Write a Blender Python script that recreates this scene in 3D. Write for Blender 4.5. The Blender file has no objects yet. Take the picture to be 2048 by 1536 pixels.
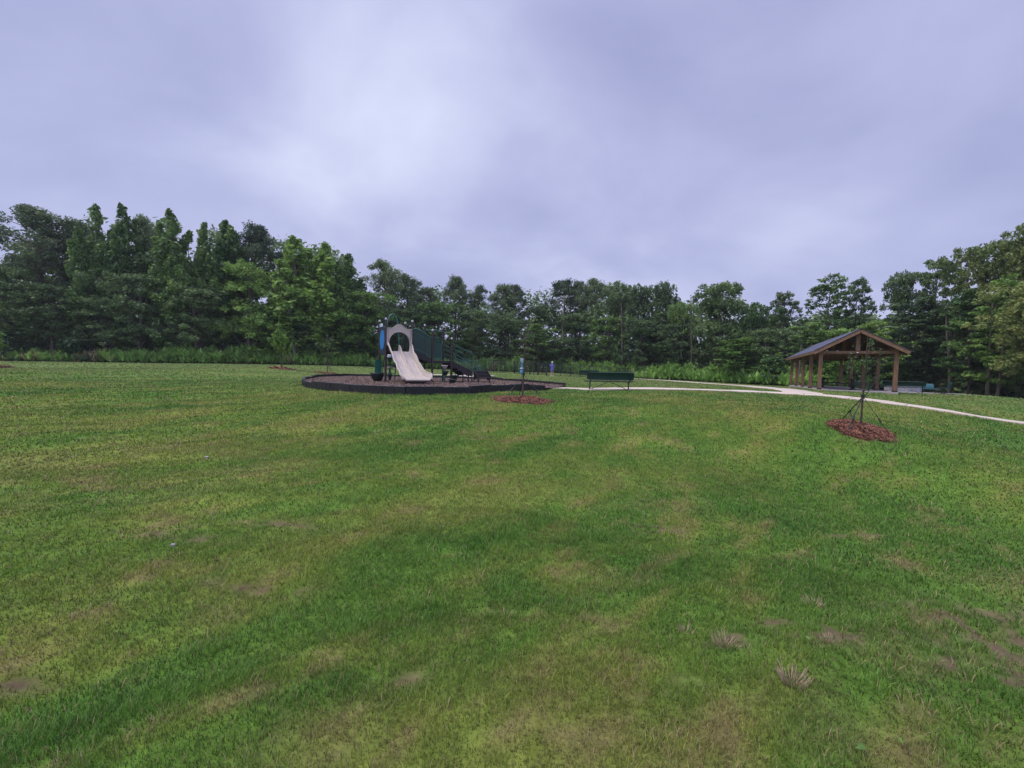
import bpy, math, random
import numpy as np
from mathutils import Matrix, Vector
R = math.radians
random.seed(7); rng = np.random.default_rng(11)
scene = bpy.context.scene
COL = scene.collection

# ---------------------------------------------------------------- camera
EYE = 1.6; FPX = 770.0; PITCH = R(2.1); ROLL = 0.022
cam_d = bpy.data.cameras.new("camera"); cam = bpy.data.objects.new("camera", cam_d); COL.objects.link(cam)
cam_d.sensor_width = 36.0; cam_d.lens = 36.0 * FPX / 2048.0
cam_d.clip_start = 0.05; cam_d.clip_end = 3000
ROT = Matrix.Rotation(math.pi/2 - PITCH, 3, 'X') @ Matrix.Rotation(ROLL, 3, 'Z')
cam.matrix_world = Matrix.Translation((0, 0, EYE)) @ ROT.to_4x4()
scene.camera = cam

# ---------------------------------------------------------------- sky, sun, exposure
SUN_EL, SUN_AZ = R(60), R(-100)      # azimuth measured from the view direction, to the left
world = bpy.data.worlds.new("World"); scene.world = world; world.use_nodes = True
nt = world.node_tree; nt.nodes.clear()
def N(t, **k):
    n = nt.nodes.new(t)
    for a, b in k.items(): setattr(n, a, b)
    return n
def L(a, b): nt.links.new(a, b)
sky = N('ShaderNodeTexSky', sky_type='NISHITA', sun_disc=False)
sky.sun_elevation = SUN_EL; sky.sun_rotation = SUN_AZ
out = N('ShaderNodeOutputWorld'); bg1 = N('ShaderNodeBackground'); bg2 = N('ShaderNodeBackground'); add = N('ShaderNodeAddShader')
tc = N('ShaderNodeTexCoord'); sep = N('ShaderNodeSeparateXYZ'); L(tc.outputs['Generated'], sep.inputs[0])
def M(op, a, b=None, c=None):
    n = N('ShaderNodeMath', operation=op)
    for i, v in enumerate((a, b, c)):
        if v is None: continue
        if isinstance(v, (int, float)): n.inputs[i].default_value = v
        else: L(v, n.inputs[i])
    return n.outputs[0]
zc = M('MAXIMUM', sep.outputs[2], 0.0); den = M('ADD', zc, 0.42)
cmb = N('ShaderNodeCombineXYZ'); L(M('DIVIDE', sep.outputs[0], den), cmb.inputs[0]); L(M('DIVIDE', sep.outputs[1], den), cmb.inputs[1])
mp = N('ShaderNodeMapping'); L(cmb.outputs[0], mp.inputs[0]); mp.inputs['Rotation'].default_value = (0, 0, R(-28)); mp.inputs['Scale'].default_value = (0.8, 1.0, 1); mp.inputs['Location'].default_value = (7.3, 4.1, 0)
n1 = N('ShaderNodeTexNoise'); n1.inputs['Scale'].default_value = 2.1; n1.inputs['Detail'].default_value = 6; n1.inputs['Roughness'].default_value = 0.5; n1.inputs['Distortion'].default_value = 0.25; L(mp.outputs[0], n1.inputs['Vector'])
def blob(px, py, sharp, amp):
    d = ROT @ Vector(((px-1024)/FPX, (768-py)/FPX, -1)); d.normalize()
    vm = N('ShaderNodeVectorMath', operation='DOT_PRODUCT'); L(tc.outputs['Generated'], vm.inputs[0]); vm.inputs[1].default_value = d
    return M('MULTIPLY', M('POWER', M('MAXIMUM', vm.outputs['Value'], 0.0), sharp), amp)
val = M('MULTIPLY_ADD', n1.outputs[0], 1.12, -0.16)
for b in BLOBS if 'BLOBS' in globals() else ((850, 190, 45, .20), (800, 290, 140, .09), (600, 290, 120, .08), (1420, 540, 26, .20), (700, 300, 10, .05), (1500, 330, 20, -.10), (1100, 620, 12, .08), (150, 190, 14, .02), (1250, 450, 60, -.10)):
    val = M('ADD', val, blob(*b))
cr = N('ShaderNodeValToRGB'); L(val, cr.inputs[0])
e = cr.color_ramp.elements
e[0].position = 0.12; e[0].color = (.325, .352, .60, 1)
e[1].position = 0.88; e[1].color = (.72, .765, .98, 1)
x = cr.color_ramp.elements.new(.45); x.color = (.46, .49, .745, 1)
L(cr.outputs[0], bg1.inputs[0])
# an overcast sky is brightest overhead; extra brightness there and behind the viewer is added to light the ground
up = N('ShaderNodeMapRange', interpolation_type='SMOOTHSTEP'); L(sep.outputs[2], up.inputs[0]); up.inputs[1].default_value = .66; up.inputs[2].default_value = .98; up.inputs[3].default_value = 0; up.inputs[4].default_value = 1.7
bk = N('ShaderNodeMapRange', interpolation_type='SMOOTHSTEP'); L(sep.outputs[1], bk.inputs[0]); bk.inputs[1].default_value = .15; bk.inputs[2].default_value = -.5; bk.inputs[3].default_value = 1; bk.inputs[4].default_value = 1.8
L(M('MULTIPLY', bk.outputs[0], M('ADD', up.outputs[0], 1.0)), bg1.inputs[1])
L(sky.outputs[0], bg2.inputs[0]); bg2.inputs[1].default_value = 0.008
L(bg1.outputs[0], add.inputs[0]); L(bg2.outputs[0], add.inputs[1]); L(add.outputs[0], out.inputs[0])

sd = bpy.data.lights.new("sun", 'SUN'); sd.energy = 2.6; sd.angle = R(18); sd.color = (1, .92, .76)
sun = bpy.data.objects.new("sun", sd); COL.objects.link(sun)
sdir = Vector((math.sin(SUN_AZ)*math.cos(SUN_EL), math.cos(SUN_AZ)*math.cos(SUN_EL), math.sin(SUN_EL)))
sun.rotation_euler = sdir.to_track_quat('Z', 'Y').to_euler()
sun.location = (0, 0, 60)
scene.view_settings.view_transform = 'Standard'; scene.view_settings.look = 'None'
scene.view_settings.exposure = 0.0; scene.view_settings.gamma = 1.0

# ---------------------------------------------------------------- helpers
def P(px, py, Z):
    d = ROT @ Vector(((px-1024)/FPX, (768-py)/FPX, -1))
    k = Z / d.y
    return Vector((d.x*k, Z, EYE + d.z*k))

class MB:
    """collects shapes; build() links them as one mesh object"""
    def __init__(s): s.v = []; s.f = []; s.sm = []; s.mi = []; s.m = 0
    def add(s, vs, fs, smooth=False):
        o = len(s.v); s.v += [tuple(p) for p in vs]
        for f in fs: s.f.append(tuple(i+o for i in f)); s.sm.append(smooth); s.mi.append(s.m)
    def hexa(s, p):   # 8 points: bottom 4 ccw, top 4 ccw
        s.add(p, [(3,2,1,0), (4,5,6,7), (0,1,5,4), (1,2,6,5), (2,3,7,6), (3,0,4,7)])
    def box(s, c, d, rz=0, bev=0.0):
        cx, cy, cz = c; a, b, h = d[0]/2, d[1]/2, d[2]/2; co, si = math.cos(rz), math.sin(rz)
        if bev <= 0:
            p = [(x, y, z) for z in (-h, h) for x, y in ((-a,-b),(a,-b),(a,b),(-a,b))]
            s.hexa([(cx+x*co-y*si, cy+x*si+y*co, cz+z) for x, y, z in p]); return
        e = bev; ring = lambda aa, bb, z: [(-aa+e,-bb,z),(aa-e,-bb,z),(aa,-bb+e,z),(aa,bb-e,z),(aa-e,bb,z),(-aa+e,bb,z),(-aa,bb-e,z),(-aa,-bb+e,z)]
        rs = ring(a-e*.7, b-e*.7, -h)+ring(a, b, -h+e)+ring(a, b, h-e)+ring(a-e*.7, b-e*.7, h)
        fs = [tuple(range(7,-1,-1)), tuple(range(24, 32))]
        for k in range(3):
            for i in range(8): j = (i+1) % 8; fs.append((k*8+i, k*8+j, k*8+8+j, k*8+8+i))
        s.add([(cx+x*co-y*si, cy+x*si+y*co, cz+z) for x, y, z in rs], fs)
    def beam(s, a, b, w, h, up=(0,0,1)):
        a = Vector(a); b = Vector(b); d = (b-a).normalized(); sd_ = d.cross(Vector(up)).normalized(); u = sd_.cross(d)
        p = []
        for q in (a, b):
            p += [q-sd_*w/2-u*h/2, q+sd_*w/2-u*h/2, q+sd_*w/2+u*h/2, q-sd_*w/2+u*h/2]
        s.add(p, [(0,1,2,3), (7,6,5,4), (1,0,4,5), (2,1,5,6), (3,2,6,7), (0,3,7,4)])
    def tube(s, pts, r, n=8, cap=True, closed=False):
        pts = [Vector(p) for p in pts]; m = len(pts)
        rr = r if isinstance(r, (list, tuple)) else [r]*m
        vs = []; prev = None
        for i, p in enumerate(pts):
            if closed: t = (pts[(i+1) % m]-pts[i-1]).normalized()
            else: t = (pts[min(i+1, m-1)]-pts[max(i-1, 0)]).normalized()
            if prev is None:
                ref = Vector((0,0,1)) if abs(t.z) < .9 else Vector((1,0,0)); a = t.cross(ref).normalized()
            else: a = (prev - t*prev.dot(t)).normalized()
            prev = a; b = t.cross(a)
            for k in range(n):
                an = 2*math.pi*k/n; vs.append(p+(a*math.cos(an)+b*math.sin(an))*rr[i])
        fs = []
        for i in range(m if closed else m-1):
            for k in range(n):
                j = (k+1) % n; i2 = (i+1) % m; fs.append((i*n+k, i*n+j, i2*n+j, i2*n+k))
        s.add(vs, fs, True)
        if cap and not closed:
            s.add(vs[:n], [tuple(range(n-1,-1,-1))]); s.add(vs[-n:], [tuple(range(n))])
    def lathe(s, prof, c, n=16, smooth=True, a0=0, a1=2*math.pi):
        full = abs(a1-a0-2*math.pi) < 1e-6; cols = n if full else n+1
        vs = [(c[0]+r*math.cos(a0+(a1-a0)*k/n), c[1]+r*math.sin(a0+(a1-a0)*k/n), c[2]+z) for r, z in prof for k in range(cols)]
        fs = []
        for i in range(len(prof)-1):
            for k in range(n):
                j = (k+1) % cols; fs.append((i*cols+k, i*cols+j, (i+1)*cols+j, (i+1)*cols+k))
        s.add(vs, fs, smooth)
    def sheet(s, grid, smooth=True):  # grid [rows][cols] of points
        rws = len(grid); cl = len(grid[0])
        s.add([p for r_ in grid for p in r_], [(i*cl+j, i*cl+j+1, (i+1)*cl+j+1, (i+1)*cl+j) for i in range(rws-1) for j in range(cl-1)], smooth)
    def shell(s, grid, off, smooth=True):  # thick sheet, off = function point-> lower point
        low = [[off(p) for p in r_] for r_ in grid]
        s.sheet(grid, smooth); s.sheet([list(reversed(r_)) for r_ in low], smooth)
        def rim(a, b): s.add(list(a)+list(b), [(i, i+len(a), i+1+len(a), i+1) for i in range(len(a)-1)])
        rim(grid[0], low[0]); rim(list(reversed(grid[-1])), list(reversed(low[-1])))
        rim([r_[-1] for r_ in grid], [r_[-1] for r_ in low]); rim([r_[0] for r_ in reversed(grid)], [r_[0] for r_ in reversed(low)])
    def plate(s, poly, org, ax, ay, t):  # extruded 2-D polygon (fan from centroid if convex-ish ngon)
        org = Vector(org); ax = Vector(ax); ay = Vector(ay); n_ = ax.cross(ay).normalized()
        A = [org+ax*x+ay*y+n_*t/2 for x, y in poly]; B = [org+ax*x+ay*y-n_*t/2 for x, y in poly]; k = len(poly)
        s.add(A+B, [tuple(range(k)), tuple(range(2*k-1, k-1, -1))]+[(i, i+k, (i+1) % k+k, (i+1) % k) for i in range(k)])
    def build(s, name, mats, parent=None, loc=None):
        me = bpy.data.meshes.new(name); me.from_pydata(s.v, [], s.f)
        mats = mats if isinstance(mats, (list, tuple)) else [mats]
        for m_ in mats: me.materials.append(m_)
        me.polygons.foreach_set('use_smooth', s.sm); me.polygons.foreach_set('material_index', s.mi); me.update()
        o = bpy.data.objects.new(name, me); COL.objects.link(o)
        if parent: o.parent = parent
        if loc: o.location = loc
        return o

def np_mesh(name, verts, faces, mat, smooth=False, colors=None, mats=None, midx=None):
    """faces: (n,k) int array"""
    me = bpy.data.meshes.new(name); n, k = faces.shape
    me.vertices.add(len(verts)); me.vertices.foreach_set('co', np.ascontiguousarray(verts, dtype=np.float32).ravel())
    me.loops.add(n*k); me.loops.foreach_set('vertex_index', np.ascontiguousarray(faces, dtype=np.int32).ravel())
    me.polygons.add(n); me.polygons.foreach_set('loop_start', np.arange(0, n*k, k, dtype=np.int32)); me.polygons.foreach_set('loop_total', np.full(n, k, dtype=np.int32))
    me.polygons.foreach_set('use_smooth', np.full(n, smooth, dtype=bool))
    for m_ in (mats or [mat]): me.materials.append(m_)
    if midx is not None: me.polygons.foreach_set('material_index', np.ascontiguousarray(midx, dtype=np.int32))
    me.update(calc_edges=True)
    if colors is not None:
        at = me.color_attributes.new('tint', 'FLOAT_COLOR', 'POINT')
        at.data.foreach_set('color', np.ascontiguousarray(np.c_[colors, np.ones(len(colors))], dtype=np.float32).ravel())
    return me
def link(name, me, parent=None):
    o = bpy.data.objects.new(name, me); COL.objects.link(o)
    if parent: o.parent = parent
    return o
def tag(o, label=None, cat=None, group=None, kind=None):
    if label: o['label'] = label
    if cat: o['category'] = cat
    if group: o['group'] = group
    if kind: o['kind'] = kind
    return o
def thing(name, loc, rz, label, cat, group=None):
    o = bpy.data.objects.new(name, None); COL.objects.link(o); o.location = loc; o.rotation_euler = (0, 0, rz); o.empty_display_size = .2
    return tag(o, label, cat, group)
def copy_tree(o, parent=None):
    c = o.copy(); COL.objects.link(c); c.parent = parent
    for ch in list(o.children): copy_tree(ch, c)
    return c

# value noise
_T = rng.random((256, 256))
def vnoise(x, y):
    xi = np.floor(x).astype(int); yi = np.floor(y).astype(int); fx = x-xi; fy = y-yi
    fx = fx*fx*(3-2*fx); fy = fy*fy*(3-2*fy)
    a = _T[xi & 255, yi & 255]; b = _T[(xi+1) & 255, yi & 255]; c = _T[xi & 255, (yi+1) & 255]; d = _T[(xi+1) & 255, (yi+1) & 255]
    return (a*(1-fx)+b*fx)*(1-fy)+(c*(1-fx)+d*fx)*fy
def fbm(x, y, o=4):
    s = 0; a = .5; t = 0
    for k in range(o): s = s+a*vnoise(x*2**k+17.3*k, y*2**k+5.1*k); t += a; a *= .55
    return s/t

# ---------------------------------------------------------------- materials
def mat(name, col, rough=.6, metal=0.0, var=.12, vscale=6.0, bump=0.0, bscale=40.0, spec=.5, coord='Object'):
    m = bpy.data.materials.new(name); m.use_nodes = True; t = m.node_tree; b = t.nodes['Principled BSDF']
    b.inputs['Roughness'].default_value = rough; b.inputs['Metallic'].default_value = metal; b.inputs['Specular IOR Level'].default_value = spec
    tcn = t.nodes.new('ShaderNodeTexCoord'); nz = t.nodes.new('ShaderNodeTexNoise'); nz.inputs['Scale'].default_value = vscale; nz.inputs['Detail'].default_value = 5
    t.links.new(tcn.outputs[coord], nz.inputs['Vector'])
    r = t.nodes.new('ShaderNodeValToRGB'); r.color_ramp.elements[0].position = .3; r.color_ramp.elements[1].position = .7
    r.color_ramp.elements[0].color = tuple(c*(1-var) for c in col)+(1,); r.color_ramp.elements[1].color = tuple(min(1, c*(1+var)) for c in col)+(1,)
    t.links.new(nz.outputs[0], r.inputs[0]); t.links.new(r.outputs[0], b.inputs['Base Color'])
    if bump:
        n2 = t.nodes.new('ShaderNodeTexNoise'); n2.inputs['Scale'].default_value = bscale; n2.inputs['Detail'].default_value = 4
        t.links.new(tcn.outputs[coord], n2.inputs['Vector'])
        bp = t.nodes.new('ShaderNodeBump'); bp.inputs['Strength'].default_value = bump; bp.inputs['Distance'].default_value = .02
        t.links.new(n2.outputs[0], bp.inputs['Height']); t.links.new(bp.outputs[0], b.inputs['Normal'])
    return m
def leaf_mat(name, c1, c2, trans=.35, objvar=.35, scale=.35, attr=False):
    """leaf colour differs from clump to clump and from tree to tree"""
    m = bpy.data.materials.new(name); m.use_nodes = True; t = m.node_tree; t.nodes.clear(); n = t.nodes.new; l = t.links.new
    o = n('ShaderNodeOutputMaterial'); mx = n('ShaderNodeMixShader'); d = n('ShaderNodeBsdfPrincipled'); tr = n('ShaderNodeBsdfTranslucent')
    d.inputs['Roughness'].default_value = .55; d.inputs['Specular IOR Level'].default_value = .35
    mx.inputs[0].default_value = trans
    if attr:
        a = n('ShaderNodeAttribute'); a.attribute_name = 'tint'; colr = a.outputs['Color']
    else:
        tcn = n('ShaderNodeTexCoord'); nz = n('ShaderNodeTexNoise'); nz.inputs['Scale'].default_value = scale; nz.inputs['Detail'].default_value = 3
        l(tcn.outputs['Object'], nz.inputs['Vector'])
        oi = n('ShaderNodeObjectInfo'); ma = n('ShaderNodeMath'); ma.operation = 'MULTIPLY_ADD'; l(oi.outputs['Random'], ma.inputs[0]); ma.inputs[1].default_value = objvar; ma.inputs[2].default_value = -objvar/2
        ad = n('ShaderNodeMath'); ad.operation = 'ADD'; l(nz.outputs[0], ad.inputs[0]); l(ma.outputs[0], ad.inputs[1])
        r = n('ShaderNodeValToRGB'); r.color_ramp.elements[0].position = .3; r.color_ramp.elements[1].position = .72
        r.color_ramp.elements[0].color = c1+(1,); r.color_ramp.elements[1].color = c2+(1,); l(ad.outputs[0], r.inputs[0]); colr = r.outputs[0]
    l(colr, d.inputs['Base Color']); l(colr, tr.inputs['Color']); l(d.outputs[0], mx.inputs[1]); l(tr.outputs[0], mx.inputs[2]); l(mx.outputs[0], o.inputs[0])
    return m

M_post = mat('brown_post', (.026, .011, .010), .4, .0, .1)
M_capm = mat('post_cap', (.30, .30, .31), .35, .3, .05)
M_green = mat('green_coated_steel', (.014, .098, .070), .35, 0, .15)
M_dgreen = mat('dark_green_panel', (.005, .030, .022), .5, 0, .2)
M_navy = mat('navy_panel', (.012, .022, .045), .45, 0, .1)
M_blue = mat('blue_oval', (.025, .17, .42), .4, 0, .05)
M_white = mat('white_sign', (.62, .66, .74), .5, 0, .06, 12)
M_beige = mat('beige_plastic', (.39, .33, .28), .45, 0, .05, 2.0, .03, 30)
M_tan = mat('tan_plastic', (.34, .31, .27), .45, 0, .08)
M_pod = mat('pod_rubber', (.010, .022, .020), .45, 0, .2)
M_deckm = mat('deck_coating', (.012, .008, .010), .65, 0, .2)
M_timber = mat('black_border_plastic', (.005, .005, .006), .65, 0, .3, 3.0, .25, 25)
M_timber2 = mat('border_top', (.035, .034, .038), .5, 0, .25, 5.0)
M_seat = mat('bench_green_coating', (.004, .028, .023), .45, 0, .15)
M_teal = mat('bench_teal_coating', (.018, .095, .11), .42, 0, .15)
M_black = mat('black_coating', (.010, .011, .012), .5, 0, .2)
M_bark = mat('bark', (.085, .068, .055), .9, 0, .35, 3.0, .5, 12)
M_bark2 = mat('pale_bark', (.16, .14, .12), .9, 0, .3, 3.0, .5, 12)
M_twig = mat('sapling_bark', (.060, .038, .030), .85, 0, .25, 9)
M_strap = mat('strap', (.012, .014, .014), .7, 0, .1)
M_concrete = mat('concrete', (.50, .42, .34), .85, 0, .16, 2.3, .15, 60, coord='Generated')
M_slab = mat('slab_concrete', (.30, .27, .25), .85, 0, .12, 1.5, .15, 60)
M_gravel = mat('gravel', (.20, .18, .17), .95, 0, .4, 30.0, .6, 60)
M_stone = mat('grey_block', (.26, .26, .29), .9, 0, .3, 3.5, .5, 15)
M_skin = mat('skin', (.46, .27, .20), .5, 0, .05)
M_dress = mat('blue_purple_cloth', (.10, .095, .30), .85, 0, .12, 10)
M_hat = mat('white_cap', (.6, .6, .62), .8, 0, .05)
M_debris = mat('pale_debris', (.30, .29, .26), .8, 0, .1)
M_straw = mat('straw', (.38, .29, .18), .85, 0, .35, 30)
M_mulch = mat('red_mulch', (.105, .040, .026), .95, 0, .5, 30.0, .9, 60)
M_chip = mat('mulch_chip', (.20, .085, .050), .9, 0, .6, 8.0)
M_pmulch = mat('playground_mulch', (.085, .055, .044), .95, 0, .35, 22.0, .9, 40)
M_pchip = mat('playground_chip', (.14, .090, .072), .9, 0, .5, 5.0)
def wood_mat(name, c1, c2):
    m = bpy.data.materials.new(name); m.use_nodes = True; t = m.node_tree; b = t.nodes['Principled BSDF']; b.inputs['Roughness'].default_value = .75; n = t.nodes.new; l = t.links.new
    tcn = n('ShaderNodeTexCoord'); mp_ = n('ShaderNodeMapping'); mp_.inputs['Scale'].default_value = (9, 9, .8); l(tcn.outputs['Object'], mp_.inputs[0])
    nz = n('ShaderNodeTexNoise'); nz.inputs['Scale'].default_value = 2.5; nz.inputs['Detail'].default_value = 6; nz.inputs['Distortion'].default_value = .6; l(mp_.outputs[0], nz.inputs['Vector'])
    r = n('ShaderNodeValToRGB'); r.color_ramp.elements[0].position = .32; r.color_ramp.elements[1].position = .68; r.color_ramp.elements[0].color = c1+(1,); r.color_ramp.elements[1].color = c2+(1,)
    l(nz.outputs[0], r.inputs[0]); l(r.outputs[0], b.inputs['Base Color'])
    bp = n('ShaderNodeBump'); bp.inputs['Strength'].default_value = .3; bp.inputs['Distance'].default_value = .01; l(nz.outputs[0], bp.inputs['Height']); l(bp.outputs[0], b.inputs['Normal'])
    return m
M_wood = wood_mat('stained_timber', (.098, .052, .028), (.205, .112, .058))
M_woodd = wood_mat('roof_boards', (.055, .028, .018), (.10, .050, .030))
def shingle_mat():
    m = bpy.data.materials.new('dark_shingles'); m.use_nodes = True; t = m.node_tree; b = t.nodes['Principled BSDF']; b.inputs['Roughness'].default_value = .8; n = t.nodes.new; l = t.links.new
    tcn = n('ShaderNodeTexCoord'); br = n('ShaderNodeTexBrick'); br.inputs['Scale'].default_value = 3.2; br.inputs['Color1'].default_value = (.050, .055, .095, 1); br.inputs['Color2'].default_value = (.075, .080, .13, 1); br.inputs['Mortar'].default_value = (.03, .03, .05, 1)
    br.inputs['Mortar Size'].default_value = .012; l(tcn.outputs['UV'], br.inputs['Vector']); l(tcn.outputs['Object'], br.inputs['Vector']); l(br.outputs[0], b.inputs['Base Color'])
    return m
M_shingle = shingle_mat()
M_edge = mat('roof_edge', (.018, .018, .024), .6)
M_leaf_pine = leaf_mat('pine_needles', (.040, .072, .036), (.150, .205, .085))
M_leaf_dark = leaf_mat('dark_leaves', (.034, .074, .030), (.145, .220, .076))
M_leaf_mid = leaf_mat('mid_leaves', (.050, .112, .030), (.185, .300, .070))
M_leaf_light = leaf_mat('light_leaves', (.095, .190, .036), (.230, .360, .075))
M_leaf_warm = leaf_mat('warm_leaves', (.110, .160, .046), (.270, .310, .090))
M_leaf_young = leaf_mat('young_leaves', (.050, .100, .035), (.120, .190, .060))
M_weed = leaf_mat('weed_leaves', None, None, trans=.45, attr=True)

# ---------------------------------------------------------------- terrain
CTRL = []
def ctl(px, py, Z): p = P(px, py, Z); CTRL.append((p.x, p.y, p.z))
for x_, y_, z_ in ((0,0,0), (-3,0,.05), (3,0,-.02), (0,-8,0), (-8,-6,.1), (9,-6,-.1), (0,1.5,0), (-1.5,1.5,.02), (1.8,1.6,0)): CTRL.append((x_, y_, z_))
def ctz(px, Z, z): CTRL.append(((px-1024)/FPX*Z, Z, z))
for a in ((1250,1080,3.9), (1650,942,7.1), (0,900,5.6), (1657,843,8.8), (1722,853,8.5), (1802,884,7.9), (2048,847.5,14.5), (1950,832,15.1), (2048,900,9.3),
          (1840,815,16.0), (1700,794,18.4), (1600,789,18.9), (1500,784,19.7), (1400,782,18.9), (1300,779,19.2), (1180,780.6,18.7), (1262,780.8,18.6), (1130,776,19.0),
          (1045,799,11.8), (1087,781,16.5), (607.6,773.3,15.6), (726.7,786,12.5), (810.7,790,12.0), (883,788,12.8), (978,785,14.2),
          (563,737,28), (655,747.5,31), (0,736,27), (0,722,46), (303,726,50), (484,728,54), (620,730,58), (742,733.5,62), (1000,743.5,72), (1104,752,46), (1100,745,72), (1000,746,47),
          (1265,757,62), (1400,763,52), (1500,769,46), (1600,774,42), (1280,758,56), (1430,768.5,39), (1530,777,27.7), (1620,786,21.8),
          (1638,779.5,26), (1582,774.7,37.7), (1788,788,24.2), (1885,788,28), (1800,785,30), (1940,789,29), (2048,798,28), (2150,810,26)): ctl(*a)
for px, Z, z in ((-300,46,1.3), (-300,27,1.2), (-500,10,.6), (0,90,1.6), (500,100,2.1), (620,74,2.0), (250,70,1.7), (1000,115,1.0), (1300,100,.5), (1600,80,.2), (1750,50,.25), (1900,42,-.1), (2100,36,-.7), (2350,26,-1.2), (2350,14,-.3), (2300,7,-.1)): ctz(px, Z, z)
CTRL.append((-400, 300, 1.2)); CTRL.append((0, 400, 1)); CTRL.append((400, 300, -1)); CTRL.append((300, 0, -1)); CTRL.append((-300, 0, .8)); CTRL.append((0,-60,0))
# playground pad: level ground round the border
for px, Z in ((850, 17), (900, 21), (760, 24), (1000, 22)): ctz(px, Z, .76)
for px, Z in ((620, 21), (690, 28.5), (820, 29), (965, 29), (1129, 20)): ctz(px, Z, .74 if Z < 25 else .80)
C_ = np.array(CTRL)
def _k(a, b):
    d2 = (a[:, None, 0]-b[None, :, 0])**2+(a[:, None, 1]-b[None, :, 1])**2
    return np.sqrt(d2+1.2)
_K = _k(C_, C_); np.fill_diagonal(_K, _K.diagonal()-.10)
_n = len(C_); _A = np.zeros((_n+1, _n+1)); _A[:_n, :_n] = _K; _A[:_n, _n] = 1; _A[_n, :_n] = 1
_w = np.linalg.solve(_A, np.r_[C_[:, 2], 0])
SW = [(-3.5, 1.9), (-.9, 2.6), (.6, 3.3), (2.4, 4.6), (4.6, 6.2)]
def terr(x, y):
    x = np.atleast_1d(np.asarray(x, float)).ravel(); y = np.atleast_1d(np.asarray(y, float)).ravel(); o = np.empty(len(x))
    for i in range(0, len(x), 40000):
        o[i:i+40000] = _k(np.c_[x[i:i+40000], y[i:i+40000]], C_) @ _w[:-1] + _w[-1]
    near = np.exp(-((x*x+y*y)/900))
    o += near*((fbm(x*.9+40, y*.9+9, 3)-.5)*.11+(fbm((x*.74+y*.67)*.8+4, (-x*.67+y*.74)*2.6+9, 3)-.5)*.085)*np.clip(np.hypot(x, y)/2.0, .3, 1)
    for i in range(len(SW)-1):
        ax_, ay_ = SW[i]; dx, dy = SW[i+1][0]-ax_, SW[i+1][1]-ay_; t = np.clip(((x-ax_)*dx+(y-ay_)*dy)/(dx*dx+dy*dy), 0, 1); d2 = (x-ax_-t*dx)**2+(y-ay_-t*dy)**2; sw = np.exp(-d2/.9) if i == 0 else np.maximum(sw, np.exp(-d2/.9))
    o -= .11*sw
    return o
def T(x, y): return float(terr([x], [y])[0])
def G(px, Z):
    """ground point in the pixel column px (of the 2048 wide photo) at distance Z"""
    x = (px-1024)/FPX*Z
    for _ in range(3):
        z = T(x, Z); py = 740+(EYE-z)/Z*FPX
        p = P(px, py, Z); x = p.x
    return Vector((x, Z, T(x, Z)))

# playground outline (world x, y)
PG = [(-8.45,15.6), (-6.75,13.75), (-4.85,12.45), (-3.3,11.95), (-2.3,12.6), (-1.45,13.35), (-.8,14.3), (1.38,16.5)]
PGF = [(2.68,19.5), (.6,23.4), (-2.0,28.0), (-7.2,28.4), (-12.2,27.9), (-11.7,23.0), (-10.5,19.4), (-8.45,15.6)]
PGPOLY = PG+PGF[:-1]
def inpoly(x, y, poly):
    ins = np.zeros(len(x), bool); j = len(poly)-1
    for i in range(len(poly)):
        xi, yi = poly[i]; xj, yj = poly[j]
        if yi != yj: ins ^= ((yi > y) != (yj > y)) & (x < (xj-xi)*(y-yi)/(yj-yi)+xi)
        j = i
    return ins
def smooth(pts, k=8):
    o = []; n = len(pts)
    for i in range(n-1):
        p0, p1, p2, p3 = [np.array(pts[max(0, min(n-1, q))], float) for q in (i-1, i, i+1, i+2)]
        for t in np.linspace(0, 1, k, endpoint=False):
            o.append(.5*((2*p1)+(-p0+p2)*t+(2*p0-5*p1+4*p2-p3)*t*t+(-p0+3*p1-3*p2+p3)*t**3))
    o.append(np.array(pts[-1], float)); return o
PATH1 = smooth([(1.6,18.2), (3.4,18.9), (6.0,19.7), (9.3,20.1), (12.3,20.0), (14.3,19.3), (15.8,17.8), (16.95,16.3), (18.1,15.3), (19.3,14.5), (22.5,12.6), (27,10.2), (33,7.5)])
PATH2 = smooth([(14.6,19.4), (16.2,21.6), (17.6,24.5), (18.8,28.5), (20.3,35.5), (20.6,42), (19.3,52), (15.5,60)])
PATH3 = smooth([(-9,36.4), (-5,37.6), (-1.9,38.6)])
PATH4 = smooth([(-3.5,27.9), (-3.6,30), (-3.9,34), (-4.2,37.4)])
WID = ((PATH1, .80), (PATH2, .85), (PATH3, .8), (PATH4, 1.0))
PAV_O = np.array([20.75, 26.0]); PAV_V = np.array([.49, .872]); PAV_U = np.array([.872, -.49]); PAV_W, PAV_L = 3.75, 13.5
def pav(u, v): q = PAV_O+PAV_U*u+PAV_V*v; return float(q[0]), float(q[1])
SLAB = [pav(-.15, -.15), pav(PAV_W+.15, -.15), pav(PAV_W+.15, PAV_L+.15), pav(-.15, PAV_L+.15)]
PIT = G(1806, 32.5)
RINGS = []   # (x, y, r)
def bare(x, y):
    """True where no lawn grows"""
    m = inpoly(x, y, PGPOLY) | inpoly(x, y, SLAB)
    for path, w in WID:
        q = np.array(path)
        for i in range(len(q)-1):
            a = q[i]; d = q[i+1]-a; t = np.clip(((x-a[0])*d[0]+(y-a[1])*d[1])/(d@d), 0, 1)
            m |= (x-a[0]-t*d[0])**2+(y-a[1]-t*d[1])**2 < (w-.02)**2
    for cx, cy, r in RINGS: m |= (x-cx)**2+(y-cy)**2 < (r*.93)**2
    m |= ((x-PIT.x)/6.5)**2+((y-PIT.y)/4.2)**2 < 1
    return m
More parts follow.
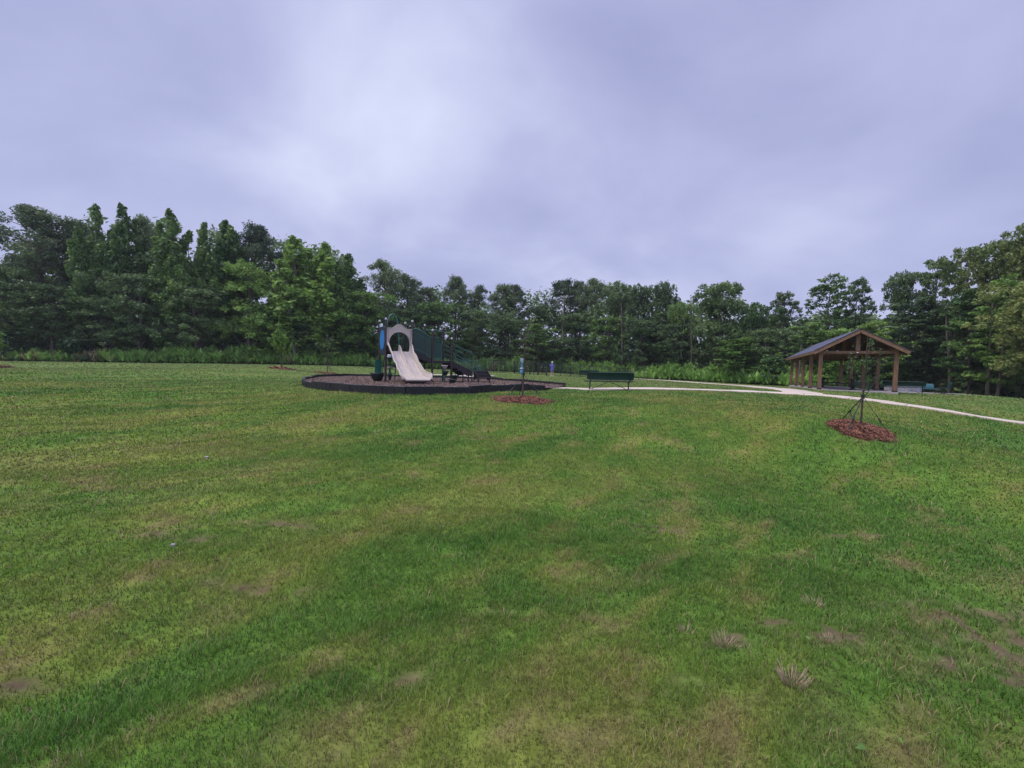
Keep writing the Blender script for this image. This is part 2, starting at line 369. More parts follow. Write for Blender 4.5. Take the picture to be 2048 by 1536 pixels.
EDGE = [(-900,44), (-300,44), (0,46), (303,50), (484,54), (620,58), (742,62), (1000,72), (1100,72), (1265,62), (1400,52), (1500,46), (1600,43), (1700,42), (1850,39), (1960,33), (2048,29), (2200,24), (2600,18)]
def edgeZ(px): return float(np.interp(px, [e_[0] for e_ in EDGE], [e_[1] for e_ in EDGE]))
def edgeZ_np(px): return np.interp(px, [e_[0] for e_ in EDGE], [e_[1] for e_ in EDGE])

# ---- lawn colour: green, yellow-green and dead straw patches, lush growth along the swale, bare soil
def gp(px, py, z=0.0):
    d = ROT @ Vector(((px-1024)/FPX, (768-py)/FPX, -1)); k = (z-EYE)/d.z; return (d.x*k, d.y*k)
SOIL = [(gp(1930,1195), .55, .17), (gp(2010,1255), .60, .22), (gp(2020,1200), .50, .16), (gp(1650,1255), .22, .10), (gp(1450,1262), .16, .08), (gp(2010,1210), .3, .1),
        (gp(1960,1310), .3, .09), (gp(640,1395), .12, .06), (gp(1560,1235), .1, .06), (gp(40,1352), .16, .05), (gp(1380,1350), .10, .05), (gp(660,1480), .14, .08), (gp(820,1340), .07, .05), (gp(2040,1330), .2, .1), (gp(1720,1020,.05), .35, .06), (gp(1310,985,.2), .3, .1), (gp(560,998,.3), .35, .06), (gp(520,1130,.1), .35, .06), (gp(350,1040,.2), .4, .06)]
LUSH = [(gp(1580,950), 1.1, .8), (gp(1480,985), .9, .5), (gp(1290,1060), .9, .5), (gp(950,1025,.2), .7, .4), (gp(1330,1080), .5, .3), (gp(1050,1150), .6, .35), (gp(880,1190), .6, .35), (gp(1210,1020), .6, .3), (gp(700,1250), .45, .25), (gp(380,1130,.1), .5, .3), (gp(620,1350), .4, .2)]
DRYB = [(gp(1400,1480), .55, .35), (gp(1850,1480), .7, .4), (gp(650,1480), .35, .2), (gp(2020,1120), .9, .5), (gp(1900,1330), .5, .3), (gp(60,930,.4), 2.2, .9), (gp(300,880,.5), 2.4, .8), (gp(1250,900,.5), 1.6, .6), (gp(400,1180,.1), .5, .2)]
def blobs(x, y, B, base=0):
    s = np.zeros(len(x))
    for (c, rx, ry) in B: s = np.maximum(s, np.exp(-(((x-c[0])/rx)**2+((y-c[1])/ry)**2)))
    return s
def lawn(x, y):
    xs_ = x*.74+y*.67; ys_ = -x*.67+y*.74
    big = fbm(xs_*.30+3, ys_*.80+8, 5); med = fbm(xs_*1.5+31, ys_*3.6+2, 5); fine = fbm(x*9, y*9, 2)
    r2 = np.hypot(x, y)
    dry = np.clip((big-.50)*3.0, 0, 1)*.18+np.clip((med-.56)*6, 0, 1)*np.clip(fine*2.4-.6, 0, 1)*.6+.38*blobs(x, y, DRYB)*np.clip((fbm(x*2.6+5, y*4.2+7, 4)-.40)*4, 0, 1)
    dry = np.clip(dry, 0, 1)
    lush = np.clip(blobs(x, y, LUSH)*np.clip((fbm(x*2.1+15, y*3.6+27, 4)-.32)*2.6, 0, 1)*.65+np.clip((.42-big)*3, 0, .5), 0, 1)
    soil = np.clip(blobs(x, y, SOIL)*1.7*np.clip((fbm(x*9+9, y*16+2, 4)-.40)*5, 0, 1.2)+np.clip((med*fine-.40)*4, 0, 1)*.5*(r2 < 9), 0, 1)
    g = np.array([.102, .196, .028]); gy = np.array([.190, .242, .040]); st = np.array([.235, .180, .075]); lu = np.array([.068, .195, .026])
    w = np.clip((big-.5)*2.2+(med-.5)*1.8+.30+.25*np.exp(-((x+7)**2/30+(y-8)**2/30)), 0, 1)[:, None]
    c = g*(1-w)+gy*w
    c = c*(1-lush[:, None])+lu*lush[:, None]
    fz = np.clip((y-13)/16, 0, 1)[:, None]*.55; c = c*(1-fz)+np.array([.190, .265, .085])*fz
    c = c*(1-.75*dry[:, None])+st*.75*dry[:, None]
    return c, dry, lush, soil
# ---- ground sheet
def axis(lim_neg, lim_pos, segs):
    v = [0.0]
    while v[-1] < lim_pos: v.append(v[-1]+next(s for d, s in segs if v[-1] < d))
    w = [0.0]
    while w[-1] > lim_neg: w.append(w[-1]-next(s for d, s in segs if -w[-1] < d))
    return np.array(sorted(set(w+v)))
segs = ((5, .07), (9, .14), (20, .3), (35, .55), (60, 1.2), (120, 5), (9999, 40))
gx = axis(-700, 700, segs); gy_ = axis(-60, 900, segs)
XX, YY = np.meshgrid(gx, gy_); xf, yf = XX.ravel(), YY.ravel(); zf = terr(xf, yf)
far = np.clip((np.hypot(xf, yf)-130)/200, 0, 1); zf = zf*(1-far)+1.0*far
zf = zf-np.where(inpoly(xf, yf, SLAB), .05, 0)
nxg, nyg = len(gx), len(gy_); ii = np.arange(nxg*nyg).reshape(nyg, nxg)
FC = np.stack([ii[:-1, :-1], ii[:-1, 1:], ii[1:, 1:], ii[1:, :-1]], -1).reshape(-1, 4)
lc, ldry, llush, lsoil = lawn(xf, yf)
soilc = np.array([.115, .085, .050])
gc = lc*.70; gc = gc*(1-lsoil[:, None])+soilc*lsoil[:, None]
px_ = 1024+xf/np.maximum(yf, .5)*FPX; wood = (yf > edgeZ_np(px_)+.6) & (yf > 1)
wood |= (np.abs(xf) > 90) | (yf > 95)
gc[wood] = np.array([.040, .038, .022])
# yard beyond the lawn on the far left and right stays rough
def ground_mat():
    m = bpy.data.materials.new('lawn_ground'); m.use_nodes = True; t = m.node_tree; b = t.nodes['Principled BSDF']; n = t.nodes.new; l = t.links.new
    b.inputs['Roughness'].default_value = .95; b.inputs['Specular IOR Level'].default_value = .1
    a = n('ShaderNodeAttribute'); a.attribute_name = 'tint'; g_ = n('ShaderNodeNewGeometry')
    nz = n('ShaderNodeTexNoise'); nz.inputs['Scale'].default_value = 9; nz.inputs['Detail'].default_value = 8; nz.inputs['Roughness'].default_value = .7; l(g_.outputs['Position'], nz.inputs['Vector'])
    mr = n('ShaderNodeMapRange'); mr.inputs[1].default_value = .3; mr.inputs[2].default_value = .7; mr.inputs[3].default_value = .62; mr.inputs[4].default_value = 1.35; l(nz.outputs[0], mr.inputs[0])
    mp_ = n('ShaderNodeMapping'); mp_.inputs['Scale'].default_value = (.35, 1.3, 1); mp_.inputs['Rotation'].default_value = (0, 0, R(12)); l(g_.outputs['Position'], mp_.inputs[0])
    n3 = n('ShaderNodeTexNoise'); n3.inputs['Scale'].default_value = 1.3; n3.inputs['Detail'].default_value = 7; n3.inputs['Roughness'].default_value = .65; l(mp_.outputs[0], n3.inputs['Vector'])
    mr3 = n('ShaderNodeMapRange'); mr3.inputs[1].default_value = .3; mr3.inputs[2].default_value = .7; mr3.inputs[3].default_value = .74; mr3.inputs[4].default_value = 1.26; l(n3.outputs[0], mr3.inputs[0])
    mm = n('ShaderNodeMath'); mm.operation = 'MULTIPLY'; l(mr.outputs[0], mm.inputs[0]); l(mr3.outputs[0], mm.inputs[1])
    mu = n('ShaderNodeVectorMath'); mu.operation = 'SCALE'; l(a.outputs['Color'], mu.inputs[0]); l(mm.outputs[0], mu.inputs['Scale']); l(mu.outputs[0], b.inputs['Base Color'])
    n2 = n('ShaderNodeTexNoise'); n2.inputs['Scale'].default_value = 25; n2.inputs['Detail'].default_value = 6; l(g_.outputs['Position'], n2.inputs['Vector'])
    bp = n('ShaderNodeBump'); bp.inputs['Strength'].default_value = .7; bp.inputs['Distance'].default_value = .03; l(n2.outputs[0], bp.inputs['Height']); l(bp.outputs[0], b.inputs['Normal'])
    return m
M_ground = ground_mat()
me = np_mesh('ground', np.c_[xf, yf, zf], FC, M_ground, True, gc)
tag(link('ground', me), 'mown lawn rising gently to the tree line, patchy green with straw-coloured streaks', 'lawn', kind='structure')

M_joint = mat('joint', (.16, .14, .12), .9)
def strip(name, path, w, m, label, lift=.035):
    q = np.array(path); mb = MB(); rows = []
    d = np.gradient(q, axis=0); d /= np.linalg.norm(d, axis=1)[:, None]; nrm = np.c_[-d[:, 1], d[:, 0]]
    offs = np.linspace(-w, w, 7)
    pts = q[:, None, :]+nrm[:, None, :]*offs[None, :, None]
    zz = terr(pts[..., 0].ravel(), pts[..., 1].ravel()).reshape(pts.shape[:2])
    zz = zz.copy()
    # a slab bridges small bumps
    zz = .5*zz+.5*zz.mean(1, keepdims=True)
    grid = [[(pts[i, j, 0], pts[i, j, 1], zz[i, j]+lift) for j in range(7)] for i in range(len(q))]
    mb.shell(grid[::-1], lambda p: (p[0], p[1], p[2]-.22))
    mb.m = 1; L0 = np.r_[0, np.cumsum(np.linalg.norm(np.diff(q, axis=0), axis=1))]   # control joints
    for s0 in np.arange(.8, L0[-1]-.5, 1.8):
        row = []
        for s1 in (s0-.014, s0+.014):
            f = np.interp(s1, L0, np.arange(len(q))); i0 = min(int(f), len(q)-2); t_ = f-i0
            row.append([tuple(np.array(grid[i0][j])*(1-t_)+np.array(grid[i0+1][j])*t_+np.array([0, 0, .004])) for j in range(7)])
        mb.sheet(row[::-1], False)
    m = [m, M_joint]
    return tag(mb.build(name, m), label, 'path', kind='structure')
strip('path', PATH1, .80, M_concrete, 'pale concrete path curving past the bench to the right edge')
strip('path', PATH2, .85, M_concrete, 'pale concrete path running from the fork toward the trees', .045)
strip('path', PATH3, .8, M_concrete, 'pale concrete path behind the playground', .030)
strip('path', PATH4, 1.0, M_concrete, 'short concrete link path behind the playground', .036)

# ---- grass blades
def grass():
    V = []; CC = []; HT = []
    bands = ((.9, 2.6, 15000, .0028), (2.6, 4.5, 8000, .0040), (4.5, 8, 3200, .0066), (8, 14, 1000, .013), (14, 24, 330, .024), (24, 42, 75, .050), (42, 80, 14, .11))
    for r0, r1, dens, wd in bands:
        half = R(62); area = half*(r1*r1-r0*r0); n = int(area*dens)
        r = np.sqrt(rng.random(n)*(r1*r1-r0*r0)+r0*r0); a = (rng.random(n)*2-1)*half
        x = r*np.sin(a); y = r*np.cos(a)
        k = ~bare(x, y) & (y < edgeZ_np(1024+x/np.maximum(y, .3)*FPX)); x, y, r = x[k], y[k], r[k]
        c, dry, lush, soil = lawn(x, y)
        clump = fbm(x*5.5+77, y*5.5+3, 3)
        keep = rng.random(len(x)) > soil*.93+np.clip(.40-clump, 0, .3)*1.6
        x, y, r, c, dry, lush, clump = x[keep], y[keep], r[keep], c[keep], dry[keep], lush[keep], clump[keep]
        n = len(x); z = terr(x, y)
        h = (.016+.028*rng.random(n)**1.6)*(.35+1.5*clump)*(1+1.0*lush)*(1-.25*dry)
        if r0 >= 8: h *= 1.15
        dd = rng.random(n) < dry*.5+.05
        c = c*(.60+.75*rng.random(n))[:, None]*(.22+1.45*clump)[:, None]*.90
        c[:, 0] *= 1+.35*(rng.random(n)-.4)
        c[dd] = np.array([.30, .225, .12])*(.6+.7*rng.random(dd.sum()))[:, None]
        th = rng.random(n)*2*np.pi; lean = (.25+.75*rng.random(n))*h
        la = th+(rng.random(n)-.5)*1.5+np.pi/2
        w = wd*(.7+.7*rng.random(n))
        bx, by = np.cos(th)*w/2, np.sin(th)*w/2; lx, ly = np.cos(la)*lean, np.sin(la)*lean
        z0 = z-.004
        p0 = np.c_[x-bx, y-by, z0]; p1 = np.c_[x+bx, y+by, z0]
        p2 = np.c_[x+bx*.7+lx*.4, y+by*.7+ly*.4, z0+h*.65]; p3 = np.c_[x-bx*.7+lx*.4, y-by*.7+ly*.4, z0+h*.65]
        p4 = np.c_[x+lx, y+ly, z0+h]
        V.append(np.stack([p0, p1, p2, p3, p4], 1).reshape(-1, 3)); CC.append(np.repeat(c, 5, 0))
    V = np.concatenate(V); CC = np.concatenate(CC); nb = len(V)//5; b5 = np.arange(nb)[:, None]*5
    F = np.concatenate([b5+np.array([0, 1, 2]), b5+np.array([0, 2, 3]), b5+np.array([3, 2, 4])])
    print('blades', nb)
    return np_mesh('grass', V, F, None, False, CC, mats=[leaf_mat('grass_blades', None, None, .3, attr=True)])

# ---- tall weeds and dry grass along the lawn edge
def weeds():
    V = []; CC = []
    n = 4200; px = rng.random(n)*2850-450; t = rng.random(n)
    Z = edgeZ_np(px)+.3+t*3.4
    right = px > 1660; t2 = rng.random(n); keep = ~(right & (t2 > np.interp(px, [1660, 1760, 1900], [.45, .15, .06]))); keep &= px < 1745; px, Z, t = px[keep], Z[keep], t[keep]; n = len(px)
    x = (px-1024)/FPX*Z; z = terr(x, Z)
    hn = np.clip((fbm(px*.05+50, Z*.5+3, 4)-.5)*2.0+.5, 0, 1); kind = fbm(px*.018+9, Z*.2+40, 3)
    H = (.75+1.5*hn)*(.55+.45*np.clip(t*3, 0, 1))*(.85+.3*rng.random(n))
    H *= np.interp(px, [-900, 60, 320, 420, 900, 1240, 1600, 1700, 2600], [.55, .55, .8, 1.15, 1.15, 1.0, 1.0, .6, .4])
    dryf = np.clip((kind-.50)*4, 0, 1)*np.interp(px, [0, 200, 420, 900, 1300, 1600], [2.2, 1.6, .7, .5, .35, .3])
    dryf = np.clip(dryf+np.interp(px, [0, 150, 300], [.45, .3, 0])*(t < .35), 0, 1)
    # dense plumes: every stem gets ~26 leaves rising along it
    for i in range(n):
        m = 17; s = rng.random(m)**.8; isdry = rng.random() < dryf[i]
        rad = (.35 if not isdry else .25)*(1.15-.75*s); an = rng.random(m)*6.283
        cx = x[i]+np.cos(an)*rad*rng.random(m)**.5; cy = Z[i]+np.sin(an)*rad*rng.random(m)**.5; cz = z[i]+s*H[i]
        L_ = (.26+.22*rng.random(m)); W_ = L_*(.34 if not isdry else .12); up = .7+1.3*rng.random(m)
        dx, dy = np.cos(an)*L_, np.sin(an)*L_; ox, oy = -np.sin(an)*W_, np.cos(an)*W_
        a = np.c_[cx, cy, cz]; b = np.c_[cx+dx*.5+ox, cy+dy*.5+oy, cz+L_*up*.5]; c = np.c_[cx+dx, cy+dy, cz+L_*up]; d = np.c_[cx+dx*.5-ox, cy+dy*.5-oy, cz+L_*up*.5]
        V.append(np.stack([a, b, c, d], 1).reshape(-1, 3))
        col = (np.array([.50, .40, .25]) if isdry else np.array([.235, .400, .095])*(.6+.8*kind[i]+.25*rng.random()))
        cc = np.repeat(col[None, :]*(.7+.6*rng.random(m))[:, None], 4, 0); CC.append(cc)
    V = np.concatenate(V); CC = np.concatenate(CC); F = np.arange(len(V)).reshape(-1, 4)
    return np_mesh('tall_weeds', V, F, M_weed, False, CC)
tag(link('tall_weeds', weeds()), 'rough strip of tall green weeds and tan dry grass between lawn and trees', 'weeds', kind='stuff')

# ---------------------------------------------------------------- playground
def z_pg(x, y): return .90+.05*(float(fbm(np.array([x*1.1+5]), np.array([y*1.1]), 3)[0])-.5)
def mulch_surface():
    x = np.arange(-12.6, 2.9, .12); y = np.arange(11.8, 28.6, .12); X, Y = np.meshgrid(x, y); xf, yf = X.ravel(), Y.ravel()
    edge = np.clip(.9+.02*0+0*xf, 0, 9)
    z = .90+.07*(fbm(xf*1.1+5, yf*1.1, 3)-.5)+.05*(fbm(xf*7, yf*7, 2)-.5)
    op = np.exp(-(((xf-2.0)/1.3)**2+((yf-18.0)/1.5)**2)); z = z*(1-op)+.80*op
    ins = inpoly(xf, yf, PGPOLY).reshape(X.shape); nx = len(x); idx = np.arange(nx*len(y)).reshape(len(y), nx)
    ok = ins[:-1, :-1] | ins[:-1, 1:] | ins[1:, 1:] | ins[1:, :-1]
    # keep inside the border line: pull cells whose centre is outside
    cx = (X[:-1, :-1]+.06).ravel(); cy = (Y[:-1, :-1]+.06).ravel(); ok = inpoly(cx, cy, PGPOLY).reshape(ok.shape)
    F = np.stack([idx[:-1, :-1], idx[:-1, 1:], idx[1:, 1:], idx[1:, :-1]], -1)[ok]
    V = np.c_[xf, yf, z]
    return np_mesh('playground_mulch', V, F, M_pmulch, True)
def chips(name, xs, ys, zs, m, s0, s1):
    n = len(xs); L_ = s0+(s1-s0)*rng.random(n); W_ = L_*(.25+.3*rng.random(n)); th = rng.random(n)*6.283; tl = (rng.random(n)-.5)*1.1
    dx, dy, dz = np.cos(th)*np.cos(tl)*L_, np.sin(th)*np.cos(tl)*L_, np.sin(tl)*L_; ox, oy = -np.sin(th)*W_, np.cos(th)*W_; oz = (rng.random(n)-.5)*W_
    z = zs+np.abs(dz)*.5+.003
    V = np.stack([np.c_[xs-dx/2-ox/2, ys-dy/2-oy/2, z-dz/2], np.c_[xs+dx/2-ox/2, ys+dy/2-oy/2, z+dz/2], np.c_[xs+dx/2+ox/2, ys+dy/2+oy/2, z+dz/2+oz], np.c_[xs-dx/2+ox/2, ys-dy/2+oy/2, z-dz/2+oz]], 1).reshape(-1, 3)
    return np_mesh(name, V, np.arange(len(V)).reshape(-1, 4), m, False)
ms = tag(link('playground_mulch', mulch_surface()), 'brown wood mulch filling the bordered playground', 'mulch', kind='stuff')
n = 60000; cx = rng.random(n)*15.4-12.6; cy = rng.random(n)*16.8+11.8; k = inpoly(cx, cy, PGPOLY); cx, cy = cx[k], cy[k]
me = chips('mulch_chips', cx, cy, .905+.07*(fbm(cx*1.1+5, cy*1.1, 3)-.5), M_pchip, .02, .065)
tag(link('mulch_chips', me), 'loose wood chips scattered over the playground mulch', 'mulch chips', kind='stuff')

# border of interlocking plastic timbers
bor = thing('playground_border', (-4, 18, .75), 0, 'low black plastic timber border round the brown playground mulch', 'border')
def timber_mesh(Lg, w=.10, h=.27):
    mb = MB(); mb.m = 0
    mb.box((Lg/2, 0, h/2), (Lg, w, h))
    mb.m = 1; mb.box((Lg/2, 0, h+.006), (Lg+.02, w+.018, .022))
    mb.m = 0
    for sgn in (-1, 1):
        k = 0; xx = .06
        while xx < Lg-.15:
            for zz in (.065, .185): mb.box((xx+.10+(.06 if zz > .1 else 0), sgn*(w/2+.004), zz), (.15, .012, .085))
            xx += .24
        mb.box((Lg/2, sgn*(w/2+.006), h/2), (.02, .018, h-.01))
    mb.m = 0; mb.tube([(.03, 0, h-.1), (.03, 0, h+.03)], .012, 6)
    return mb
def border_run(pts, dz=0):
    for i in range(len(pts)-1):
        a = np.array(pts[i]); b = np.array(pts[i+1]); d = b-a; ln = np.linalg.norm(d); k = max(1, round(ln/1.22)); d = d/ln
        for j in range(k):
            p = a+d*ln*j/k; q = a+d*ln*(j+1)/k; za, zb = T(*p), T(*q)
            za = max(min(za, .80), .69) ; zb = max(min(zb, .80), .69)
            z = (za+zb)/2-.03+dz
            o = timber_mesh(ln/k).build('border_timber', [M_timber, M_timber2], bor)
            o.location = (p[0]+4, p[1]-18, z-.75+.012*((i+j) % 2)); o.rotation_euler = (0, -math.atan2(zb-za, ln/k), math.atan2(d[1], d[0]))
border_run(PG); border_run(PGF)

# play structure, local frame at the post left of the slide: u along the slide platform, v away from the slide
ua = np.array([.83, .56]); ua = ua/np.linalg.norm(ua); PANG = math.atan2(ua[1], ua[0])
PS = thing('play_structure', (-5.99, 18.2, .90), PANG, 'brown and green play structure with beige double slide', 'play structure')
def part(mb, name, m, parent=None, label=None):
    o = mb.build(name, m, parent or PS)
    if label: o['label'] = label
    return o
def post(u, v, h):
    mb = MB(); mb.tube([(u, v, -.08), (u, v, h-.02)], .055, 12); p = part(mb, 'post', M_post)
    mb = MB(); mb.lathe([(.062, -.04), (.064, .0), (.058, .03), (.036, .056), (0, .066)], (u, v, h-.02), 12); part(mb, 'post_cap', M_capm, p)
    for zz in (.35, h-.45):
        mb = MB(); mb.lathe([(.056, -.02), (.066, -.018), (.066, .018), (.056, .02)], (u, v, zz), 12); part(mb, 'clamp', M_black, p)
Wd = 1.28
H1, H2 = 1.47, 1.10
for (u, v, h) in ((0,0,2.98), (Wd,0,2.98), (0,1.07,2.98), (Wd,1.07,2.98), (2.33,0,2.62), (2.33,1.07,2.96), (3.4,0,2.64), (3.4,1.07,2.96), (3.33,-.12,2.26)): post(u, v, h)
def deck(u0, u1, v0, v1, z):
    mb = MB(); mb.box(((u0+u1)/2, (v0+v1)/2, z-.03), (u1-u0-.04, v1-v0-.04, .05), 0, .012)
    mb.box(((u0+u1)/2, v0+.03, z-.09), (u1-u0-.1, .03, .09)); mb.box(((u0+u1)/2, v1-.03, z-.09), (u1-u0-.1, .03, .09))
    for q in np.linspace(u0+.15, u1-.15, 6): mb.box((q, (v0+v1)/2, z-.075), (.03, v1-v0-.12, .05))
    part(mb, 'deck', M_deckm)
deck(0, Wd, 0, 1.07, H1); deck(2.33, 3.4, 0, 1.07, H2)
# sloping link with steps between the decks
mb = MB()
for k in range(3): mb.box((Wd+.18+.33*k, .535, H1-.1-.11*k), (.33, .95, .05))
part(mb, 'link_steps', M_deckm)
for v in (0, 1.07):
    mb = MB(); mb.plate([(Wd+.06, H1-.22), (2.27, H2-.16), (2.27, H2+.10), (Wd+.06, H1+.10)], (0, v, 0), (1,0,0), (0,0,1), .02); part(mb, 'skirt_panel', M_deckm)
    mb = MB()
    mb.tube([(Wd, v, 2.60), (Wd+.25, v, 2.60), (Wd+.5, v, 2.50), (2.33, v, 2.17)], .032, 8)
    mb.tube([(Wd, v, 2.42), (Wd+.2, v, 2.38), (2.33, v, 2.0)], .015, 6)
    mb.tube([(Wd, v, H1+.14), (Wd+.3, v, H1+.12), (2.33, v, H2+.14)], .018, 8)
    part(mb, 'guard_rail', M_green)
    # perforated dark green infill: vertical slats close together
    mb = MB(); m_ = 17
    for k in range(m_):
        uu = Wd+.10+(.87)*k/(m_-1); zt = 2.56-max(0, uu-Wd-.3)*.52; zb = H1+.10-(uu-Wd)*.34
        mb.box((uu, v, (zt+zb)/2), (.040, .012, zt-zb))
    part(mb, 'slat_panel', M_dgreen)
# second deck guard: curved barrier on the near side, straight bar with a bump at the back
mb = MB(); arc = [(2.36,0,2.26), (2.62,0,2.26), (2.74,0,2.22), (2.82,0,2.08), (2.84,0,1.9), (2.84,0,H2+.05)]
mb.tube(arc, .02, 8); mb.tube([(2.36,0,H2+.08), (2.84,0,H2+.08)], .016, 6)
for k in range(5): mb.tube([(2.42+.08*k, 0, H2+.08), (2.42+.08*k, 0, 2.25-.01*k*k*.4)], .010, 5)
part(mb, 'curved_barrier', M_green)
mb = MB(); 
for k in range(12): mb.box((2.40+.04*k, .012, (1.98+H2+.1)/2), (.030, .008, 1.98-H2-.1))
part(mb, 'slat_panel', M_dgreen)
mb = MB(); mb.tube([(2.33,1.07,2.70), (2.75,1.07,2.70), (2.85,1.07,2.74), (2.95,1.07,2.74), (3.05,1.07,2.68), (3.4,1.07,2.66)], .036, 8)
part(mb, 'top_bar', M_green); mb = MB(); mb.tube([(2.33,1.07,1.95), (3.4,1.07,1.95)], .018, 6); mb.tube([(2.33,1.07,H2+.08), (3.4,1.07,H2+.08)], .018, 6)
for k in range(9): mb.tube([(2.43+.11*k,1.07,H2+.08), (2.43+.11*k,1.07,1.95)], .009, 5)
part(mb, 'back_rail', M_green)
# back wall of slide deck: bars
mb = MB(); mb.tube([(0,1.07,2.2), (.32,1.07,2.2), (.32,1.07,H1)], .018, 6); [mb.tube([(uu,1.07,H1), (uu,1.07,2.2)], .010, 5) for uu in (.11, .21)]; part(mb, 'back_rail', M_green); mb = MB(); mb.tube([(Wd,1.07,2.2), (.98,1.07,2.2), (.98,1.07,H1)], .018, 6)
for uu in (1.08, 1.18): mb.tube([(uu,1.07,H1), (uu,1.07,2.2)], .010, 5)
part(mb, 'back_rail', M_green); mb = MB(); mb.tube([(0,1.07,2.62), (Wd,1.07,2.62)], .022, 8)
part(mb, 'back_rail', M_green)
# arch climber behind the slide deck
mb = MB()
for du in (0,):
    for (v0, v1) in ((1.12, 1.9),):
        for uu in (.32, .98):
            p = [(uu, 1.12, 2.2)]
            for t in np.linspace(.08, 1, 9): 
                a = math.pi*t; p.append((.65-(.33 if uu < .6 else -.33)*math.cos(a*.5)**1.0, 1.12+.0*t, 2.2+1.16*math.sin(a/2)))
            mb.tube(p, .045, 8)
            mb.tube([(uu, 1.12, H1), (uu, 1.12, 2.2)], .024, 8)
            mb.tube([(uu, 1.12, H1), (uu, 1.5, 1.0), (uu, 1.8, -.05)], .024, 8)
    for k in range(5): q = k/5; mb.tube([(.32, 1.25+.5*q, 1.28-1.15*q), (.98, 1.25+.5*q, 1.28-1.15*q)], .016, 6)
part(mb, 'arch_climber', M_green)
# stairs at the far end
mb = MB(); ZB = .56
for k in range(4): mb.box((3.55+.28*k, .535, H2-.14*(k+1)+.0), (.29, .95, .05)); 
part(mb, 'stair_tread', M_deckm)
for v in (.02, 1.05):
    mb = MB(); mb.plate([(3.4, H2-.30), (3.75, H2-.40), (4.3, ZB-.24), (4.62, ZB-.24), (4.62, ZB+.02), (3.4, H2+.02)], (0, v, 0), (1,0,0), (0,0,1), .03); part(mb, 'stair_stringer', M_deckm)
    mb = MB()
    def rl(u0, z0, u1, z1, r=.028): mb.tube([(u0, v, z0), (u1, v, z1)], r, 6)
    rl(3.4, 1.97, 4.55, 1.56); rl(3.4, 1.74, 3.95, 1.54); rl(3.4, 1.50, 4.55, 1.08); rl(3.4, 1.32, 4.1, 1.06)
    mb.tube([(4.55, v, 1.56), (4.66, v, 1.48), (4.66, v, 1.08), (4.66, v, -.05)], .019, 6)
    for k in range(5): uu = 4.1+.1*k; mb.tube([(uu, v, ZB+.5-.4-(.04*k)), (uu, v, 1.26-.037*k)], .009, 5)
    mb.tube([(4.95, v, -.05), (4.95, v, 1.04), (4.9, v, 1.10), (4.8, v, 1.12), (4.66, v, 1.12)], .022, 8)
    part(mb, 'handrail', M_green)
for (u, v) in ((4.1, .1), (4.1, .97), (4.62, .1), (4.62, .97)):
    mb = MB(); mb.tube([(u, v, -.05), (u, v, .42)], .02, 6); part(mb, 'stair_support', M_black)
# transfer step
ts = MB(); a0 = 4.72
ts.box((a0+.42, .45, .585), (.84, .92, .05), 0, .012)
for s_ in range(2):
    ts.box((a0+.42, -.16-.30*s_, .585-.17*(s_+1)), (.84, .30, .05), 0, .012)
ts.plate([(-.48, .28), (-.48, .22), (.0, .10), (.0, .62), (-.03, .62)], (a0, 0, 0), (0,1,0), (0,0,1), .03)
ts.plate([(-.48, .28), (-.48, .22), (.0, .10), (.0, .62), (-.03, .62)], (a0+.84, 0, 0), (0,1,0), (0,0,1), .03)
ts.box((a0+.42, -.008, .45), (.80, .02, .24)); ts.box((a0+.42, -.315, .33), (.80, .02, .13))
for (u, v) in ((a0+.08, -.4), (a0+.76, -.4), (a0+.08, .8), (a0+.76, .8)): ts.tube([(u, v, -.05), (u, v, .56 if v > 0 else .26)], .03, 8)
part(ts, 'transfer_step', M_deckm)

# slide hood
hd = MB(); outer = []; inner = []; n = 40
for i in range(n+1):
    t = i/n; x = .03+(Wd-.06)*t
    zz = 2.55+.20*math.exp(-(abs(t-.5)/.20)**2.6)
    outer.append((x, zz))
for i in range(n+1):
    a = math.pi*(1-i/n); cxx = Wd/2; rx = .52; q = math.sin(a)**.8 if math.sin(a) > 0 else 0
    inner.append((cxx+rx*math.cos(a)*(1-.0), 1.76+.64*q))
for k in range(2):
    pass
def pt3(p, y): return (p[0], y, p[1])
for yy, flip in ((-.05, False), (.05, True)):
    vs = [pt3(p, yy) for p in outer]+[pt3(p, yy) for p in inner]; fs = [(i, i+1, n+2+i, n+1+i) for i in range(n)]
    if not flip: fs = [f[::-1] for f in fs]
    hd.add(vs, fs)
hd.add([pt3(p, -.05) for p in outer]+[pt3(p, .05) for p in outer], [(i, i+1, n+2+i, n+1+i) for i in range(n)], True)
hd.add([pt3(p, -.05) for p in inner]+[pt3(p, .05) for p in inner], [(i+1, i, n+1+i, n+2+i) for i in range(n)], True)
# side legs of the hood down to the slide walls
for sx in (0, 1):
    x0, x1 = (.03, .12) if sx == 0 else (Wd-.12, Wd-.03)
    hd.box(((x0+x1)/2, 0, 2.15), (x1-x0, .10, .82)); 
# rolled edge round the opening and along the top
hd.tube([pt3(p, -.055) for p in inner], .022, 8); hd.tube([pt3((p[0], p[1]-.012), -.05) for p in outer], .020, 8)
part(hd, 'slide_hood', M_beige)

